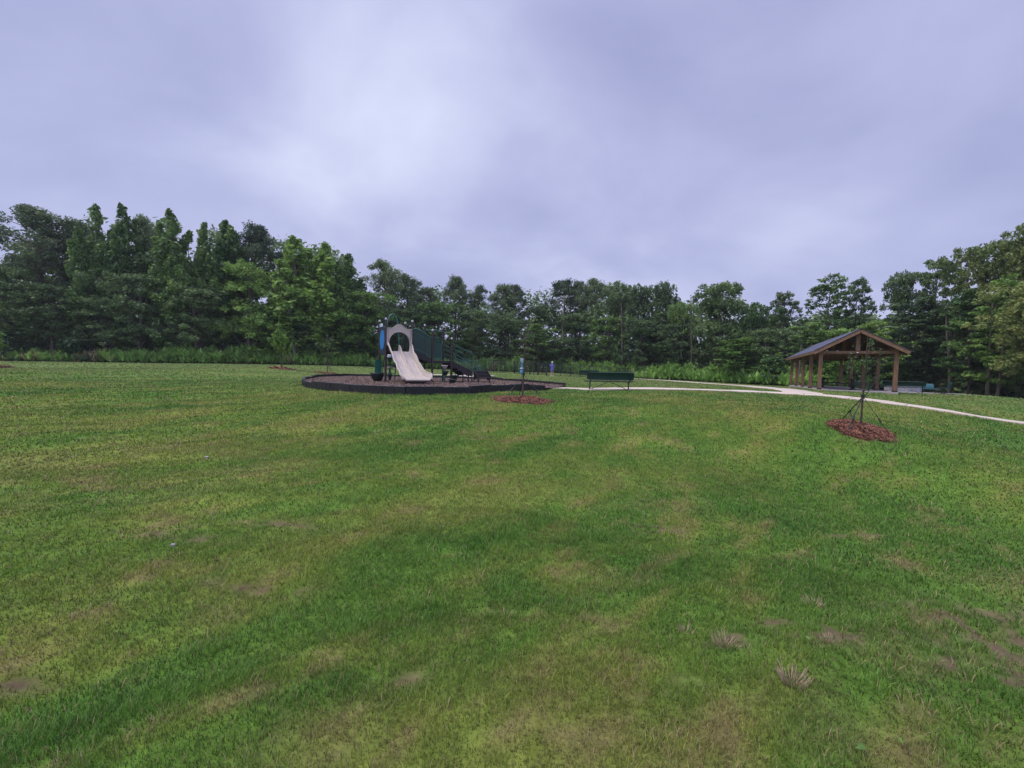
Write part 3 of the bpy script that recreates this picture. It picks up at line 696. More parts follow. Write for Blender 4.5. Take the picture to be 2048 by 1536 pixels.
# double slide: cross profile swept along -v
def slide_grid():
    rows = []; S = np.linspace(0, 1, 46)
    for s in S:
        y = -.02-2.55*s
        # wavy bed height
        zb = 1.47*(1-s)**1.15+.30*s**1.0
        zb = np.interp(s, [0, .07, .2, .3, .42, .52, .64, .74, .84, .92, 1], [1.47, 1.44, 1.14, 1.0, .74, .62, .40, .31, .26, .25, .25])
        wall = np.interp(s, [0, .08, .2, .3, .42, .52, .62, .72, .82, .92, 1], [.38, .37, .30, .31, .26, .28, .25, .26, .22, .22, .10])
        ridge = np.interp(s, [0, .06, .2, .3, .42, .52, .62, .72, .8, .88, 1], [.30, .26, .20, .20, .16, .17, .13, .13, .09, .02, .0])
        hw = np.interp(s, [0, .3, .7, .85, .94, 1], [.585, .57, .60, .69, .72, .66])+.015*math.sin(s*22)
        row = []
        for t in np.linspace(-1, 1, 41):
            a = abs(t); w = t*hw
            c = zb
            wl = max(0, (a-.80)/.14); c += wall*(1-math.cos(min(1, wl)*math.pi))/2
            if a > .955: c -= (a-.955)*1.1
            rg = max(0, 1-a/.13); c += ridge*(1-math.cos(min(1, rg*1.25)*math.pi))/2
            if s > .93: c -= ((s-.93)/.07)**2*.06
            row.append((Wd/2+w, y, c))
        rows.append(row)
    return rows
sl = MB(); gr = slide_grid(); sl.shell([r_[::-1] for r_ in gr], lambda p: (Wd/2+(p[0]-Wd/2)*.96, p[1], p[2]-.055))
# lip
sl.tube([(gr[-1][k][0], gr[-1][k][1], gr[-1][k][2]-.02) for k in range(0, 41, 2)], .045, 8)
# rolled rims
for k in (1, 39): sl.tube([(r_[k][0], r_[k][1], r_[k][2]-.015) for r_ in gr], .035, 8)
sl.tube([(r_[20][0], r_[20][1], r_[20][2]-.02) for r_ in gr[:40]], .026, 8)
so = part(sl, 'double_slide', M_beige)
mb = MB()
for uu in (.35, .98): mb.tube([(uu, -2.35, -.06), (uu, -2.35, .20)], .022, 6)
mb.box((Wd/2, -2.3, .12), (.85, .5, .12), 0, .02)
part(mb, 'slide_foot', M_deckm, so)

# panel with blue oval between the two left posts
bp = MB(); bp.plate([(.07, 1.36), (1.0, 1.36), (1.0, 1.5), (.98, 2.45), (.9, 2.58), (.7, 2.66), (.37, 2.66), (.17, 2.58), (.09, 2.45), (.07, 1.5)], (0, 0, 0), (0,1,0), (0,0,1), .03); bpo = part(bp, 'side_panel', M_navy)
ov = MB(); ov.plate([(.535+.37*math.cos(a), 2.0+.47*math.sin(a)) for a in np.linspace(0, 2*math.pi, 36, endpoint=False)], (-.022, 0, 0), (0,1,0), (0,0,1), .02); part(ov, 'blue_oval', M_blue, bpo)
# small white sign at the top of the panel, slightly turned
sg = MB(); sg.box((-.02, .72, 2.72), (.03, .42, .15), 0); sg2 = part(sg, 'notice_plate', M_white); 
sg = MB(); sg.plate([(.66, 2.66), (.80, 2.66), (.80, 2.74), (.73, 2.78), (.66, 2.74)], (-.038, 0, 0), (0,1,0), (0,0,1), .006); part(sg, 'notice_mark', M_blue, sg2)
# play counter: rounded panel with half bowl, left of the posts
pc = MB(); pol = [(-.25, .32), (.07, .32), (.07, .94)]+[(-.09+.16*math.cos(a), .94+.12*math.sin(a)) for a in np.linspace(0, math.pi, 9)[1:-1]]+[(-.25, .94)]
pc.plate(pol, (0, .95, 0), (1,0,0), (0,0,1), .05); pco = part(pc, 'play_counter', M_green, None, 'dark green rounded play panel')
pc = MB(); pc.lathe([(.0, .02), (.16, .03), (.26, .14), (.33, .36), (.34, .42), (.30, .42), (.28, .36), (.0, .34)], (-.16, .82, 0), 20); part(pc, 'counter_bowl', M_pod, pco)
pc = MB(); pc.tube([(-.09, 1.0, -.05), (-.16, 1.0, .5)], .035, 8); part(pc, 'panel_leg', M_black, pco)
for zz in (.35, 1.33): mb = MB(); mb.tube([(0, 0, zz), (0, 1.07, zz)], .02, 6); part(mb, 'cross_rail', M_black)

def pod_prof(top, h, r): return [(0, top), (r*.93, top), (r, top-.012), (r*.98, top-.035), (r*.72, top-.09), (r*.50, top-h), (0, top-h)]
def pod_thing(px, Z, label, tops):
    x = (px-1024)/FPX*Z; t = thing('stepping_pod', (x, Z, .90), 0, label, 'stepping pod', 'stepping pods round the play structure')
    mb = MB(); mb.tube([(0, 0, -.06), (0, 0, tops[0][0]-.05)], .052, 10); o = mb.build('pod_stem', M_green if tops[0][0] > .5 else M_pod, t)
    for (zt, h, r, m_, dx) in tops:
        mb = MB(); mb.lathe([(a, b) for a, b in pod_prof(zt, h, r)][::-1], (dx, 0, 0), 18); mb.build('pod_cup', m_, t)
pod_thing(888.5, 19.2, 'tall green-stemmed pod with tan top step and dark cup, under the small deck', ((.86, .20, .165, M_tan, 0), (.58, .22, .175, M_pod, .05)))
pod_thing(909.5, 18.9, 'wide dark stepping pod of middle height beside the post under the stairs', ((.39, .24, .20, M_pod, 0),))
pod_thing(904.5, 18.0, 'lowest dark stepping pod, nearest the camera under the stairs', ((.21, .24, .19, M_pod, 0),))
x = (779-1024)/FPX*20.3
t = thing('pod_column', (x, 20.3, .90), 0, 'dark column with stacked cup and tan disc behind the left side of the slide', 'pod climber')
mb = MB(); mb.tube([(0, 0, -.06), (0, 0, 1.1)], .05, 10); mb.lathe([(.05, .45), (.10, .40), (.11, .28), (.05, .0)], (0, 0, 0), 14); mb.build('column', M_pod, t)
mb = MB(); mb.lathe(pod_prof(1.20, .22, .16)[::-1], (0, 0, 0), 18); mb.build('pod_cup', M_pod, t)
mb = MB(); mb.lathe(pod_prof(.72, .10, .20)[::-1], (0, 0, 0), 18); mb.build('pod_disc', M_tan, t)
mb = MB(); mb.lathe([(0, 1.21), (.13, 1.21), (.14, 1.26), (.10, 1.38), (.03, 1.44), (0, 1.44)][::-1], (0, 0, 0), 16); mb.build('pod_top', M_white, t)

# ---------------------------------------------------------------- benches
def bench_parts(t, Lg=2.25, mseat=None, hb=.86, legs=True):
    """perforated-steel style park bench; sitter faces +y, back leans to -y; origin at the ground under the middle"""
    ms_ = mseat or M_seat
    # back: rounded slab with rolled ends
    mb = MB(); prof = []
    for k in range(9):
        a = k/8; prof.append((-.235-.10*a+.02*math.sin(a*math.pi), .50+(hb-.50)*a))
    prof[-1] = (prof[-1][0]-.035, prof[-1][1]-.01)
    rows = []
    for yy, zz in prof:
        inset = .0 if .53 < zz < hb-.05 else .045
        rows.append([(-Lg/2+inset, yy, zz)]+[(-Lg/2+Lg*q/12, yy, zz) for q in range(1, 12)]+[(Lg/2-inset, yy, zz)])
    mb.shell(rows, lambda p: (p[0], p[1]-.018, p[2]))
    mb.tube([(-Lg/2+.06, prof[-1][0]-.01, hb-.015), (Lg/2-.06, prof[-1][0]-.01, hb-.015)], .022, 8)
    mb.tube([(-Lg/2+.06, prof[0][0]-.01, .505), (Lg/2-.06, prof[0][0]-.01, .505)], .018, 8)
    for sx in (-1, 1): mb.tube([(sx*(Lg/2-.03), prof[1][0]-.01, .53), (sx*Lg/2, prof[4][0]-.01, (hb+.5)/2), (sx*(Lg/2-.03), prof[-2][0]-.01, hb-.04)], .02, 8)
    mb.build('backrest', ms_, t)
    mb = MB(); sp = [(-.21, .455), (-.12, .435), (.05, .435), (.18, .445), (.235, .44), (.25, .41)]
    mb.shell([[(-Lg/2-.06+(Lg+.12)*q/12, yy, zz) for q in range(13)] for yy, zz in sp][::-1], lambda p: (p[0], p[1], p[2]-.022))
    mb.tube([(-Lg/2-.06, -.215, .44), (Lg/2+.06, -.215, .44)], .018, 8); mb.tube([(-Lg/2-.06, .245, .42), (Lg/2+.06, .245, .42)], .018, 8)
    mb.build('seat', ms_, t)
    for sx in (-1, 1):
        x0 = sx*(Lg/2-.18)
        mb = MB(); mb.tube([(x0, .0, -.05), (x0, .0, .42)], .032, 10); mb.box((x0, 0, .40), (.05, .44, .05))
        mb.tube([(x0, .0, .40), (x0, -.24, .42), (x0, -.30, .50), (x0, -.345, .80)], .024, 8); mb.build('leg', M_seat if ms_ is M_seat else M_black, t)
    mb = MB()
    for sx in (-1, 1): mb.tube([(sx*.03, 0, .405), (sx*(Lg/2-.22), 0, .02)], .014, 6)
    mb.tube([(0, -.30, .46), (0, -.36, .82)], .018, 6)
    mb.build('brace', M_seat if ms_ is M_seat else M_black, t)
def bench(px, Z, rz, label, Lg=2.25, m_=None, group='green park benches'):
    g = G(px, Z); t = thing('park_bench', (g.x, g.y, g.z), rz, label, 'bench', group); bench_parts(t, Lg, m_); return t
bench(1218, 18.75, R(-3), 'green metal park bench seen from behind beside the pale path', 2.22)
bench(1177, 46, R(-4), 'small distant green bench in front of the dog park fence', 2.3)
bench(1802, 29.2, R(-49), 'long green bench behind the right front post of the pavilion, near the fire pit', 2.6)
bench(1840, 33.8, R(150), 'teal bench facing left beyond the fire pit, at the gap right of the long bench', 1.9, M_teal)
bench(1887, 28.2, R(47), 'green bench seen from its end, rightmost of the benches on the gravel', 1.8)
bench(1728, 38, R(-95), 'small teal bench end seen between the pavilion posts behind the picnic table', 1.5, M_teal)

# picnic tables under the pavilion
def picnic(x, y, z, rz, label, m_=M_black):
    t = thing('picnic_table', (x, y, z), rz, label, 'picnic table', 'dark pedestal picnic tables')
    mb = MB(); mb.box((0, 0, .745), (1.15, 1.15, .035), 0, .012); mb.tube([(-.57,-.57,.735), (.57,-.57,.735), (.57,.57,.735), (-.57,.57,.735)], .018, 6, closed=True); mb.build('tabletop', m_, t)
    mb = MB(); mb.box((0, 0, .37), (.16, .16, .72)); mb.box((0, 0, .03), (.34, .34, .05)); mb.box((0, 0, .70), (.5, .5, .04)); mb.build('pedestal', m_, t)
    for k in range(4):
        a = k*math.pi/2; c, s = math.cos(a), math.sin(a); r2 = lambda x_, y_: (x_*c-y_*s, x_*s+y_*c)
        mb = MB(); q = r2(.92, 0); mb.box((q[0], q[1], .445), (.28, .95, .035) , a, .012); mb.build('seat', m_, t)
        mb = MB(); p0 = r2(.07, 0); p1 = r2(.90, 0); mb.beam((p0[0], p0[1], .40), (p1[0], p1[1], .415), .045, .045); p2 = r2(.42, 0); mb.beam((p0[0], p0[1], .14), (p2[0], p2[1], .39), .04, .04); mb.build('seat_arm', m_, t)
    return t

# ---------------------------------------------------------------- pavilion
ZS = float(np.mean([T(*pav(-.2,-.2)), T(*pav(PAV_W, 0)), T(*pav(0, PAV_L)), T(*pav(PAV_W, PAV_L))]))
z_front = P(1638, 779.5, 26).z; ZS = z_front
PV = thing('pavilion', (PAV_O[0], PAV_O[1], ZS), math.atan2(PAV_U[1], PAV_U[0]), 'open timber pavilion with dark shingle gable roof', 'pavilion')
# local: x = u, y = v
HP = 2.62; OV = .46; PITCHR = .60; RIDGE = PAV_W/2
def pp(mb, name, m_, parent=None): return mb.build(name, m_, parent or PV)
mb = MB(); mb.box((PAV_W/2, PAV_L/2, -.10), (PAV_W+.3, PAV_L+.3, .24), 0, .01); o = mb.build('pavilion_slab', M_slab, None, (0,0,0)); o.parent = PV
for v in np.linspace(0, PAV_L, 5):
    for u in (0, PAV_W):
        mb = MB(); mb.box((u, v, HP/2), (.20, .20, HP), 0, .012); po = pp(mb, 'post', M_wood)
        mb = MB(); mb.box((u, v, .06), (.225, .225, .10)); mb.build('post_base', M_black, po)
for u in (0, PAV_W):
    mb = MB(); mb.beam((u, -.42, HP+.09), (u, PAV_L+.42, HP+.09), .16, .22); pp(mb, 'eave_beam', M_wood)
for v in np.linspace(0, PAV_L, 5):
    mb = MB(); mb.beam((-.10, v-.02, HP-.02-.08), (PAV_W+.10, v-.02, HP-.02-.08), .10, .17); mb.box((PAV_W/2, v-.03, HP+.52), (.20, .14, 1.06)); tr = pp(mb, 'truss', M_wood)
    if v == 0:
        mb = MB(); mb.lathe([(0, -.06), (.05, -.05), (.06, 0), (0, .02)], (PAV_W/2-.02, v-.10, HP-.10), 12); mb.build('truss_lamp', M_white, tr)
# roof planes
zr = HP+.24+PAV_W/2*PITCHR; ze = HP+.24-OV*PITCHR
for sx in (-1, 1):
    x0 = PAV_W/2; x1 = PAV_W/2+sx*(PAV_W/2+OV); y0, y1 = -.50, PAV_L+.50
    def quad(dz0, dz1, m_, nm, ins=0.0):
        mb = MB(); a = (x0, y0+ins, zr); b = (x1-sx*ins, y0+ins, ze+ins*PITCHR); c = (x1-sx*ins, y1-ins, ze+ins*PITCHR); d = (x0, y1-ins, zr)
        P8 = [(q[0], q[1], q[2]+dz0) for q in (a, b, c, d)]+[(q[0], q[1], q[2]+dz1) for q in (a, b, c, d)]
        if sx < 0: P8 = [P8[i] for i in (1,0,3,2,5,4,7,6)]
        mb.hexa(P8); return pp(mb, nm, m_)
    quad(-.035, -.002, M_woodd, 'roof_boards', .03)
    rf = quad(.0, .030, M_shingle, 'roof', 0)
    # rake fascia boards at both gables and eave fascia
    for yy in (y0, y1):
        s_ = -1 if yy < 0 else 1
        mb = MB(); mb.beam((x0, yy+.02*s_*0+.0, zr-.13), (x1, yy, ze-.13), .045, .21, (0,0,1)); pp(mb, 'rake_board', M_wood)
        mb = MB(); mb.beam((x0, yy-.004*1, zr+.01), (x1, yy-.004, ze+.01), .07, .05); mb.build('roof_edge', M_edge, PV)
    mb = MB(); mb.beam((x1, y0, ze-.10), (x1, y1, ze-.10), .04, .17); pp(mb, 'eave_board', M_wood)
    mb = MB()
    for yy in np.arange(-.3, PAV_L+.4, .61): mb.beam((x0+sx*.03, yy, zr-.12), (x1-sx*.05, yy, ze-.12+.03), .05, .13)
    pp(mb, 'rafters', M_woodd)
mb = MB(); mb.beam((PAV_W/2, -.46, zr-.12), (PAV_W/2, PAV_L+.46, zr-.12), .06, .22); pp(mb, 'ridge_beam', M_woodd)
# gable infill high in the front is open; a small white bracket light sits on the left beam
mb = MB(); mb.box((.30, -.06, HP+.02), (.10, .05, .07)); mb.box((.85, -.06, HP+.0), (.10, .05, .05)); pp(mb, 'bracket_plate', M_capm)
q = pav(2.05, 1.5); picnic(q[0], q[1], ZS+.02, R(-14), 'dark picnic table in the front of the pavilion, nearer of the two')
picnic(25.15, 31.2, ZS+.02, R(-10), 'dark picnic table deeper in the pavilion, farther left of the two')

# gravel and fire pit
def gravel_pad():
    mb = MB(); n_ = 40; vs = []; fs = []
    rr = (0, .35, .7, 1.0); pts = []
    for r_ in rr[1:]:
        for k in range(n_):
            a = 2*math.pi*k/n_; wob = 1+.06*math.sin(3*a)+.04*math.sin(7*a+1); x = PIT.x+6.6*r_*wob*math.cos(a)+.5; y = PIT.y+4.3*r_*wob*math.sin(a)-.3; pts.append((x, y, T(x, y)+(.03 if r_ < 1 else -.01)))
    vs = [(PIT.x, PIT.y, T(PIT.x, PIT.y)+.03)]+pts
    for k in range(n_): fs.append((0, 1+k, 1+(k+1) % n_))
    for q_ in range(2):
        for k in range(n_): j = (k+1) % n_; fs.append((1+q_*n_+k, 1+(q_+1)*n_+k, 1+(q_+1)*n_+j, 1+q_*n_+j))
    mb.add(vs, fs, True); return mb.build('gravel_pad', M_gravel)
tag(gravel_pad(), 'grey gravel pad round the fire pit', 'gravel', kind='structure')
fp = thing('fire_pit', (PIT.x, PIT.y, PIT.z), 0, 'low round fire pit of pale grey stone blocks behind the long bench', 'fire pit')
for row in range(3):
    mb = MB(); nb = 18
    for k in range(nb):
        a0 = 2*math.pi*(k+.5*(row % 2))/nb; a1 = a0+2*math.pi/nb*.95
        r0, r1 = .85, 1.15-.008*((k*7+row*3) % 4); z0 = row*.15+.003; z1 = z0+.143
        mb.hexa([(r0*math.cos(a0), r0*math.sin(a0), z0), (r1*math.cos(a0), r1*math.sin(a0), z0), (r1*math.cos(a1), r1*math.sin(a1), z0), (r0*math.cos(a1), r0*math.sin(a1), z0),
                 (r0*math.cos(a0), r0*math.sin(a0), z1), (r1*math.cos(a0), r1*math.sin(a0), z1), (r1*math.cos(a1), r1*math.sin(a1), z1), (r0*math.cos(a1), r0*math.sin(a1), z1)])
    mb.build('stone_course', M_stone, fp)

# ---------------------------------------------------------------- dog park fence
fa = [(905, 44.5), (943, 46.5), (972, 47), (987, 47), (1009, 47.2), (1028.7, 47.3)]
def mesh_mat():
    m = bpy.data.materials.new('chain_link'); m.use_nodes = True; b = m.node_tree.nodes['Principled BSDF']; b.inputs['Base Color'].default_value = (.012, .013, .013, 1); b.inputs['Roughness'].default_value = .5; return m
M_link = mesh_mat()
def fence_run(pts, h, label, name='chain_link_fence', heavy=()):
    W = [G(px, Z) for px, Z in pts]; o = W[0]; t = thing(name, o, 0, label, 'fence')
    rel = [(w.x-o.x, w.y-o.y, w.z-o.z) for w in W]
    for i, p in enumerate(rel):
        r_ = .075 if i in heavy else .04
        mb = MB(); mb.tube([(p[0], p[1], p[2]-.1), (p[0], p[1], p[2]+h+.03)], r_, 8); mb.lathe([(r_+.005, 0), (r_*.7, .04), (0, .05)], (p[0], p[1], p[2]+h+.03), 8); mb.build('fence_post', M_link, t)
    mb = MB(); mb.tube([(p[0], p[1], p[2]+h) for p in rel], .024, 6); mb.tube([(p[0], p[1], p[2]+.06) for p in rel], .014, 5); mb.build('rail', M_link, t)
    mb = MB()
    for i in range(len(rel)-1):
        a, b = Vector(rel[i]), Vector(rel[i+1]); ln = (b-a).length; k = max(2, int(ln/.16)); sl_ = h/ .16
        for j in range(-int(h/.16), k+1):     # diagonal wires, both ways
            for sg_ in (1, -1):
                u0 = j*.16; u1 = u0+h
                zz0, zz1 = (0, h) if sg_ > 0 else (h, 0)
                s0, s1 = max(0, u0), min(ln, u1)
                if s1-s0 < .05: continue
                f0 = (s0-u0)/h; f1 = (s1-u0)/h; p = a.lerp(b, s0/ln); q = a.lerp(b, s1/ln)
                p = p+Vector((0, 0, zz0+(zz1-zz0)*f0)); q = q+Vector((0, 0, zz0+(zz1-zz0)*f1))
                mb.add([p+Vector((-.004, 0, 0)), p+Vector((.004, 0, 0)), q+Vector((.004, 0, 0)), q+Vector((-.004, 0, 0)), p+Vector((0, .007, 0)), q+Vector((0, .007, 0))], [(0,1,2,3), (1,4,5,2), (4,0,3,5)])
    mb.build('wire_mesh', M_link, t)
fence_run([(905,44.5), (924,45.5), (943,46.3), (957,46.8), (971.6,47), (986.5,47), (1009,47.2), (1028.7,47.2)], 1.52, 'black chain link fence of the dog park, stretch left of the gates behind the playground', heavy=(7,))
fence_run([(1059.5,47), (1067,47), (1075.6,47)], 1.52, 'short black chain link panel between the two dog park gates', heavy=(0, 2))
fence_run([(1093.2,47), (1121.6,46.8), (1141,48), (1160,50), (1178,52), (1193,54), (1216,56), (1238,58), (1261,60)], 1.52, 'black chain link fence stretch running right from the gates behind the standing person', heavy=(0,))
fence_run([(1261,60), (1225,66), (1180,69), (1120,70), (1060,70), (1000,70), (950,66), (905,60)], 1.52, 'far black chain link fence stretch at the back of the dog park')
def gate(px0, px1, Z, label):
    a, b = G(px0, Z), G(px1, Z); t = thing('fence_gate', a, math.atan2(b.y-a.y, b.x-a.x), label, 'gate', 'dog park gates'); w = math.hypot(b.x-a.x, b.y-a.y); dz = b.z-a.z
    mb = MB(); e_ = .07; mb.tube([(e_, 0, .08), (w-e_, 0, .08+dz), (w-e_, 0, 1.5+dz), (e_, 0, 1.5)], .03, 6, closed=True); mb.tube([(e_, 0, .8), (w-e_, 0, .8+dz)], .02, 6); mb.build('gate_frame', M_link, t)
    mb = MB(); n_ = max(4, int(w/.055))
    for k in range(n_): xx = e_+(w-2*e_)*(k+.5)/n_; mb.tube([(xx, 0, .08), (xx, 0, 1.5)], .007, 4)
    mb.build('gate_bars', M_link, t)
    mb = MB(); mb.box((w-e_-.05, -.04, .95), (.10, .05, .08)); mb.build('latch', M_capm, t)
gate(1028.7, 1038, 47.1, 'narrow black gate just left of the blue dog waste station'); gate(1038, 1056, 47.0, 'black gate behind the blue dog waste station')
gate(1076, 1084, 47.0, 'narrow black gate left of centre of the right-hand gate pair'); gate(1084, 1093, 47.0, 'black gate nearest the standing person')

# dog waste station with teal sign and pale blue bin
g = G(1043, 45.2); t = thing('waste_station', g, 0, 'teal and white dog waste station on a post by the fence gates', 'waste station')
mb = MB(); mb.box((0, .05, .95), (.06, .06, 2.0)); mb.build('post', M_black, t)
M_st_teal = mat('station_teal', (.015, .13, .17), .45); M_st_blue = mat('station_blue', (.045, .20, .32), .45); M_st_lt = mat('station_pale', (.33, .46, .48), .5); M_st_dk = mat('station_dark', (.01, .05, .13), .5)
mb = MB(); mb.box((0, 0, 1.70), (.34, .03, .42), 0); so = mb.build('sign_plate', M_st_lt, t)
mb = MB(); mb.box((0, -.018, 1.60), (.16, .006, .10)); mb.box((0, -.018, 1.78), (.20, .006, .04)); mb.build('sign_mark', M_st_teal, so)
mb = MB(); mb.box((0, -.02, 1.16), (.34, .14, .58), 0, .02); do = mb.build('bag_dispenser', M_st_teal, t)
mb = MB(); mb.box((0, -.095, 1.36), (.18, .006, .10)); mb.box((.04, -.095, 1.10), (.07, .006, .24)); mb.build('dispenser_label', M_st_lt, do)
mb = MB(); mb.lathe([(0, .12), (.19, .12), (.20, .2), (.21, .72), (0, .72)], (0, -.05, 0), 16); bo = mb.build('bin', M_st_blue, t)
mb = MB(); mb.lathe([(.212, .52), (.216, .52), (.216, .64), (.212, .64)], (0, -.05, 0), 16); mb.build('bin_band', M_st_dk, bo)
mb = MB(); mb.lathe([(.222, .70), (.222, .76), (.12, .80), (0, .81)], (0, -.05, 0), 16); mb.build('bin_lid', M_st_lt, bo)

# picnic table and drinking fountain right of the playground stairs
g = G(951, 38); picnic(g.x, g.y, g.z+.02, R(20), 'dark green picnic table beyond the playground stairs, by the fence', M_seat)
g = G(957, 40.5); t = thing('drinking_fountain', g, R(10), 'teal post drinking fountain with arched top behind the far picnic table', 'drinking fountain')
mb = MB(); mb.box((0, 0, .03), (.36, .36, .06)); mb.build('base', M_slab, t)
mb = MB()
for sx in (-1, 1): mb.tube([(sx*.17, 0, .05), (sx*.17, 0, 1.15)], .06, 10)
mb.tube([(-.17, 0, 1.15)]+[(-.17*math.cos(a), 0, 1.15+.2*math.sin(a)) for a in np.linspace(0, math.pi, 9)]+[(.17, 0, 1.15)], .06, 10); mb.build('arched_post', M_green, t)
mb = MB(); mb.lathe([(0, -.06), (.09, -.05), (.15, 0), (.16, .03), (.13, .02), (0, -.02)], (0, -.16, .92), 14); mb.build('bowl', M_capm, t)

# ---------------------------------------------------------------- person
def person():
    g = G(1104, 45.5); t = thing('person', g, R(8), 'person in a long blue-purple shirt and white cap, bare legs, standing by the fence', 'person')
    V = {'pel': (0,0,.93,.125), 'wa': (0,.0,1.06,.115), 'ch': (0,0,1.28,.135), 'ne': (0,.01,1.42,.055), 'n2': (0,.02,1.48,.05), 'hd': (0,.03,1.56,.085), 'ht': (0,.03,1.64,.075)}
    E_ = [('pel','wa'), ('wa','ch'), ('ch','ne'), ('ne','n2'), ('n2','hd'), ('hd','ht')]
    V['nose'] = (0, .135, 1.565, .014); E_.append(('hd', 'nose'))
    for s, k in ((-1,'l'), (1,'r')):
        V[k+'hp'] = (s*.09,0,.86,.095); V[k+'kn'] = (s*.10,.02,.47,.058); V[k+'cf'] = (s*.105,-.01,.33,.055); V[k+'an'] = (s*.11,-.01,.09,.036); V[k+'he'] = (s*.11,-.04,.035,.034); V[k+'to'] = (s*.13,.16,.028,.028)
        E_ += [('pel',k+'hp'), (k+'hp',k+'kn'), (k+'kn',k+'cf'), (k+'cf',k+'an'), (k+'an',k+'to'), (k+'an',k+'he')]
        V[k+'sh'] = (s*.175,0,1.35,.058); V[k+'el'] = (s*.27,-.03,1.09,.042); V[k+'wr'] = (s*.16,.20,1.12,.028); V[k+'pa'] = (s*.12,.26,1.14,.030); V[k+'p2'] = (s*.10,.30,1.15,.030)
        E_ += [('ch',k+'sh'), (k+'sh',k+'el'), (k+'el',k+'wr'), (k+'wr',k+'pa'), (k+'pa',k+'p2')]
        V[k+'ear'] = (s*.088,.02,1.56,.016); E_.append(('hd', k+'ear'))
        for f, (dz, ln) in enumerate(((.030,.055), (.010,.065), (-.010,.06), (-.030,.045))):
            V[k+'f%d' % f] = (s*.085,.31,1.15+dz,.010); V[k+'g%d' % f] = (s*(.085-ln*.6),.32+ln*.3,1.145+dz,.008); E_ += [(k+'p2',k+'f%d' % f), (k+'f%d' % f,k+'g%d' % f)]
        V[k+'th'] = (s*.10,.27,1.19,.010); V[k+'t2'] = (s*.07,.29,1.215,.009); E_ += [(k+'pa',k+'th'), (k+'th',k+'t2')]
    ks = list(V); me = bpy.data.meshes.new('body'); me.from_pydata([V[k][:3] for k in ks], [(ks.index(a), ks.index(b)) for a, b in E_], [])
    o = bpy.data.objects.new('body', me); COL.objects.link(o)
    sk = o.modifiers.new('skin', 'SKIN'); sk.use_smooth_shade = True
    for i, k in enumerate(ks): me.skin_vertices[0].data[i].radius = (V[k][3], V[k][3])
    me.skin_vertices[0].data[0].use_root = True
    o.modifiers.new('sub', 'SUBSURF').levels = 1; o.modifiers['sub'].render_levels = 1
    dg = bpy.context.evaluated_depsgraph_get(); me2 = bpy.data.meshes.new_from_object(o.evaluated_get(dg)); o.modifiers.clear(); o.data = me2
    me2.materials.clear(); me2.materials.append(M_skin); o.parent = t
    mb = MB(); n_ = 20
    rows = []
    for z, rx, ry in ((.62,.215,.165), (.64,.22,.17), (.80,.205,.16), (.95,.19,.155), (1.08,.17,.14), (1.22,.18,.145), (1.33,.205,.13), (1.39,.15,.10), (1.43,.075,.07)):
        rows.append([(rx*math.cos(a)*(1+.03*math.sin(5*a+z*6)), ry*math.sin(a)*(1+.03*math.cos(6*a)), z) for a in np.linspace(0, 2*math.pi, n_+1)])
    mb.sheet(rows)
    for s in (-1, 1): mb.tube([(s*.14, 0, 1.36), (s*.20, -.005, 1.33), (s*.265, -.03, 1.13), (s*.262, -.02, 1.09)], [.07, .075, .062, .062], 10, cap=False)
    mb.build('shirt_dress', M_dress, t)
    mb = MB(); mb.lathe([(.098, 1.575), (.101, 1.62), (.088, 1.68), (.055, 1.715), (0, 1.725)], (0, .02, 0), 16); mb.shell([[(x_, .10+.08*(1-(x_/.09)**2)*k, 1.60-.01*k) for x_ in np.linspace(-.085, .085, 7)] for k in (0, 1)], lambda p: (p[0], p[1], p[2]-.008)); mb.build('cap', M_hat, t)
    mb = MB(); mb.lathe([(.093, 1.50), (.098, 1.58)], (0, .02, 0), 14, True, math.pi*1.1, math.pi*1.9); mb.build('hair', M_bark2, t)
    mb = MB()
    for s in (-1, 1): mb.box((s*.12, .05, .035), (.09, .25, .06), 0, .02)
    mb.build('shoes', M_hat, t)
person()

# ---------------------------------------------------------------- trees
def leaves(C, n_per, size, aspect=.55, upb=.35, r=rng, spray=None):
    """C: clump centres and radii (k,6): leaf faces spread through each ellipsoid"""
    k = len(C); N_ = k*n_per; c = np.repeat(C, n_per, 0)
    d = r.normal(size=(N_, 3)); d /= np.linalg.norm(d, axis=1)[:, None]; rad = r.random(N_)**.45
    p = c[:, :3]+d*rad[:, None]*c[:, 3:6]
    nrm = r.normal(size=(N_, 3)); nrm[:, 2] = np.abs(nrm[:, 2])+upb; nrm = nrm+d*.6; nrm /= np.linalg.norm(nrm, axis=1)[:, None]
    ax = r.normal(size=(N_, 3)) if spray is None else np.repeat(spray, n_per, 0)+r.normal(size=(N_, 3))*.35
    ax = ax-nrm*(ax*nrm).sum(1)[:, None]; ax /= np.linalg.norm(ax, axis=1)[:, None]; bx = np.cross(nrm, ax)
    s = size*(.55+.9*r.random(N_)); a = ax*s[:, None]; b = bx*(s*aspect)[:, None]
    V = np.stack([p-a*.55, p+b*.5-a*.05+nrm*(s*.1)[:, None], p+a*.55, p-b*.5-a*.05-nrm*(s*.05)[:, None]], 1).reshape(-1, 3)
    return V
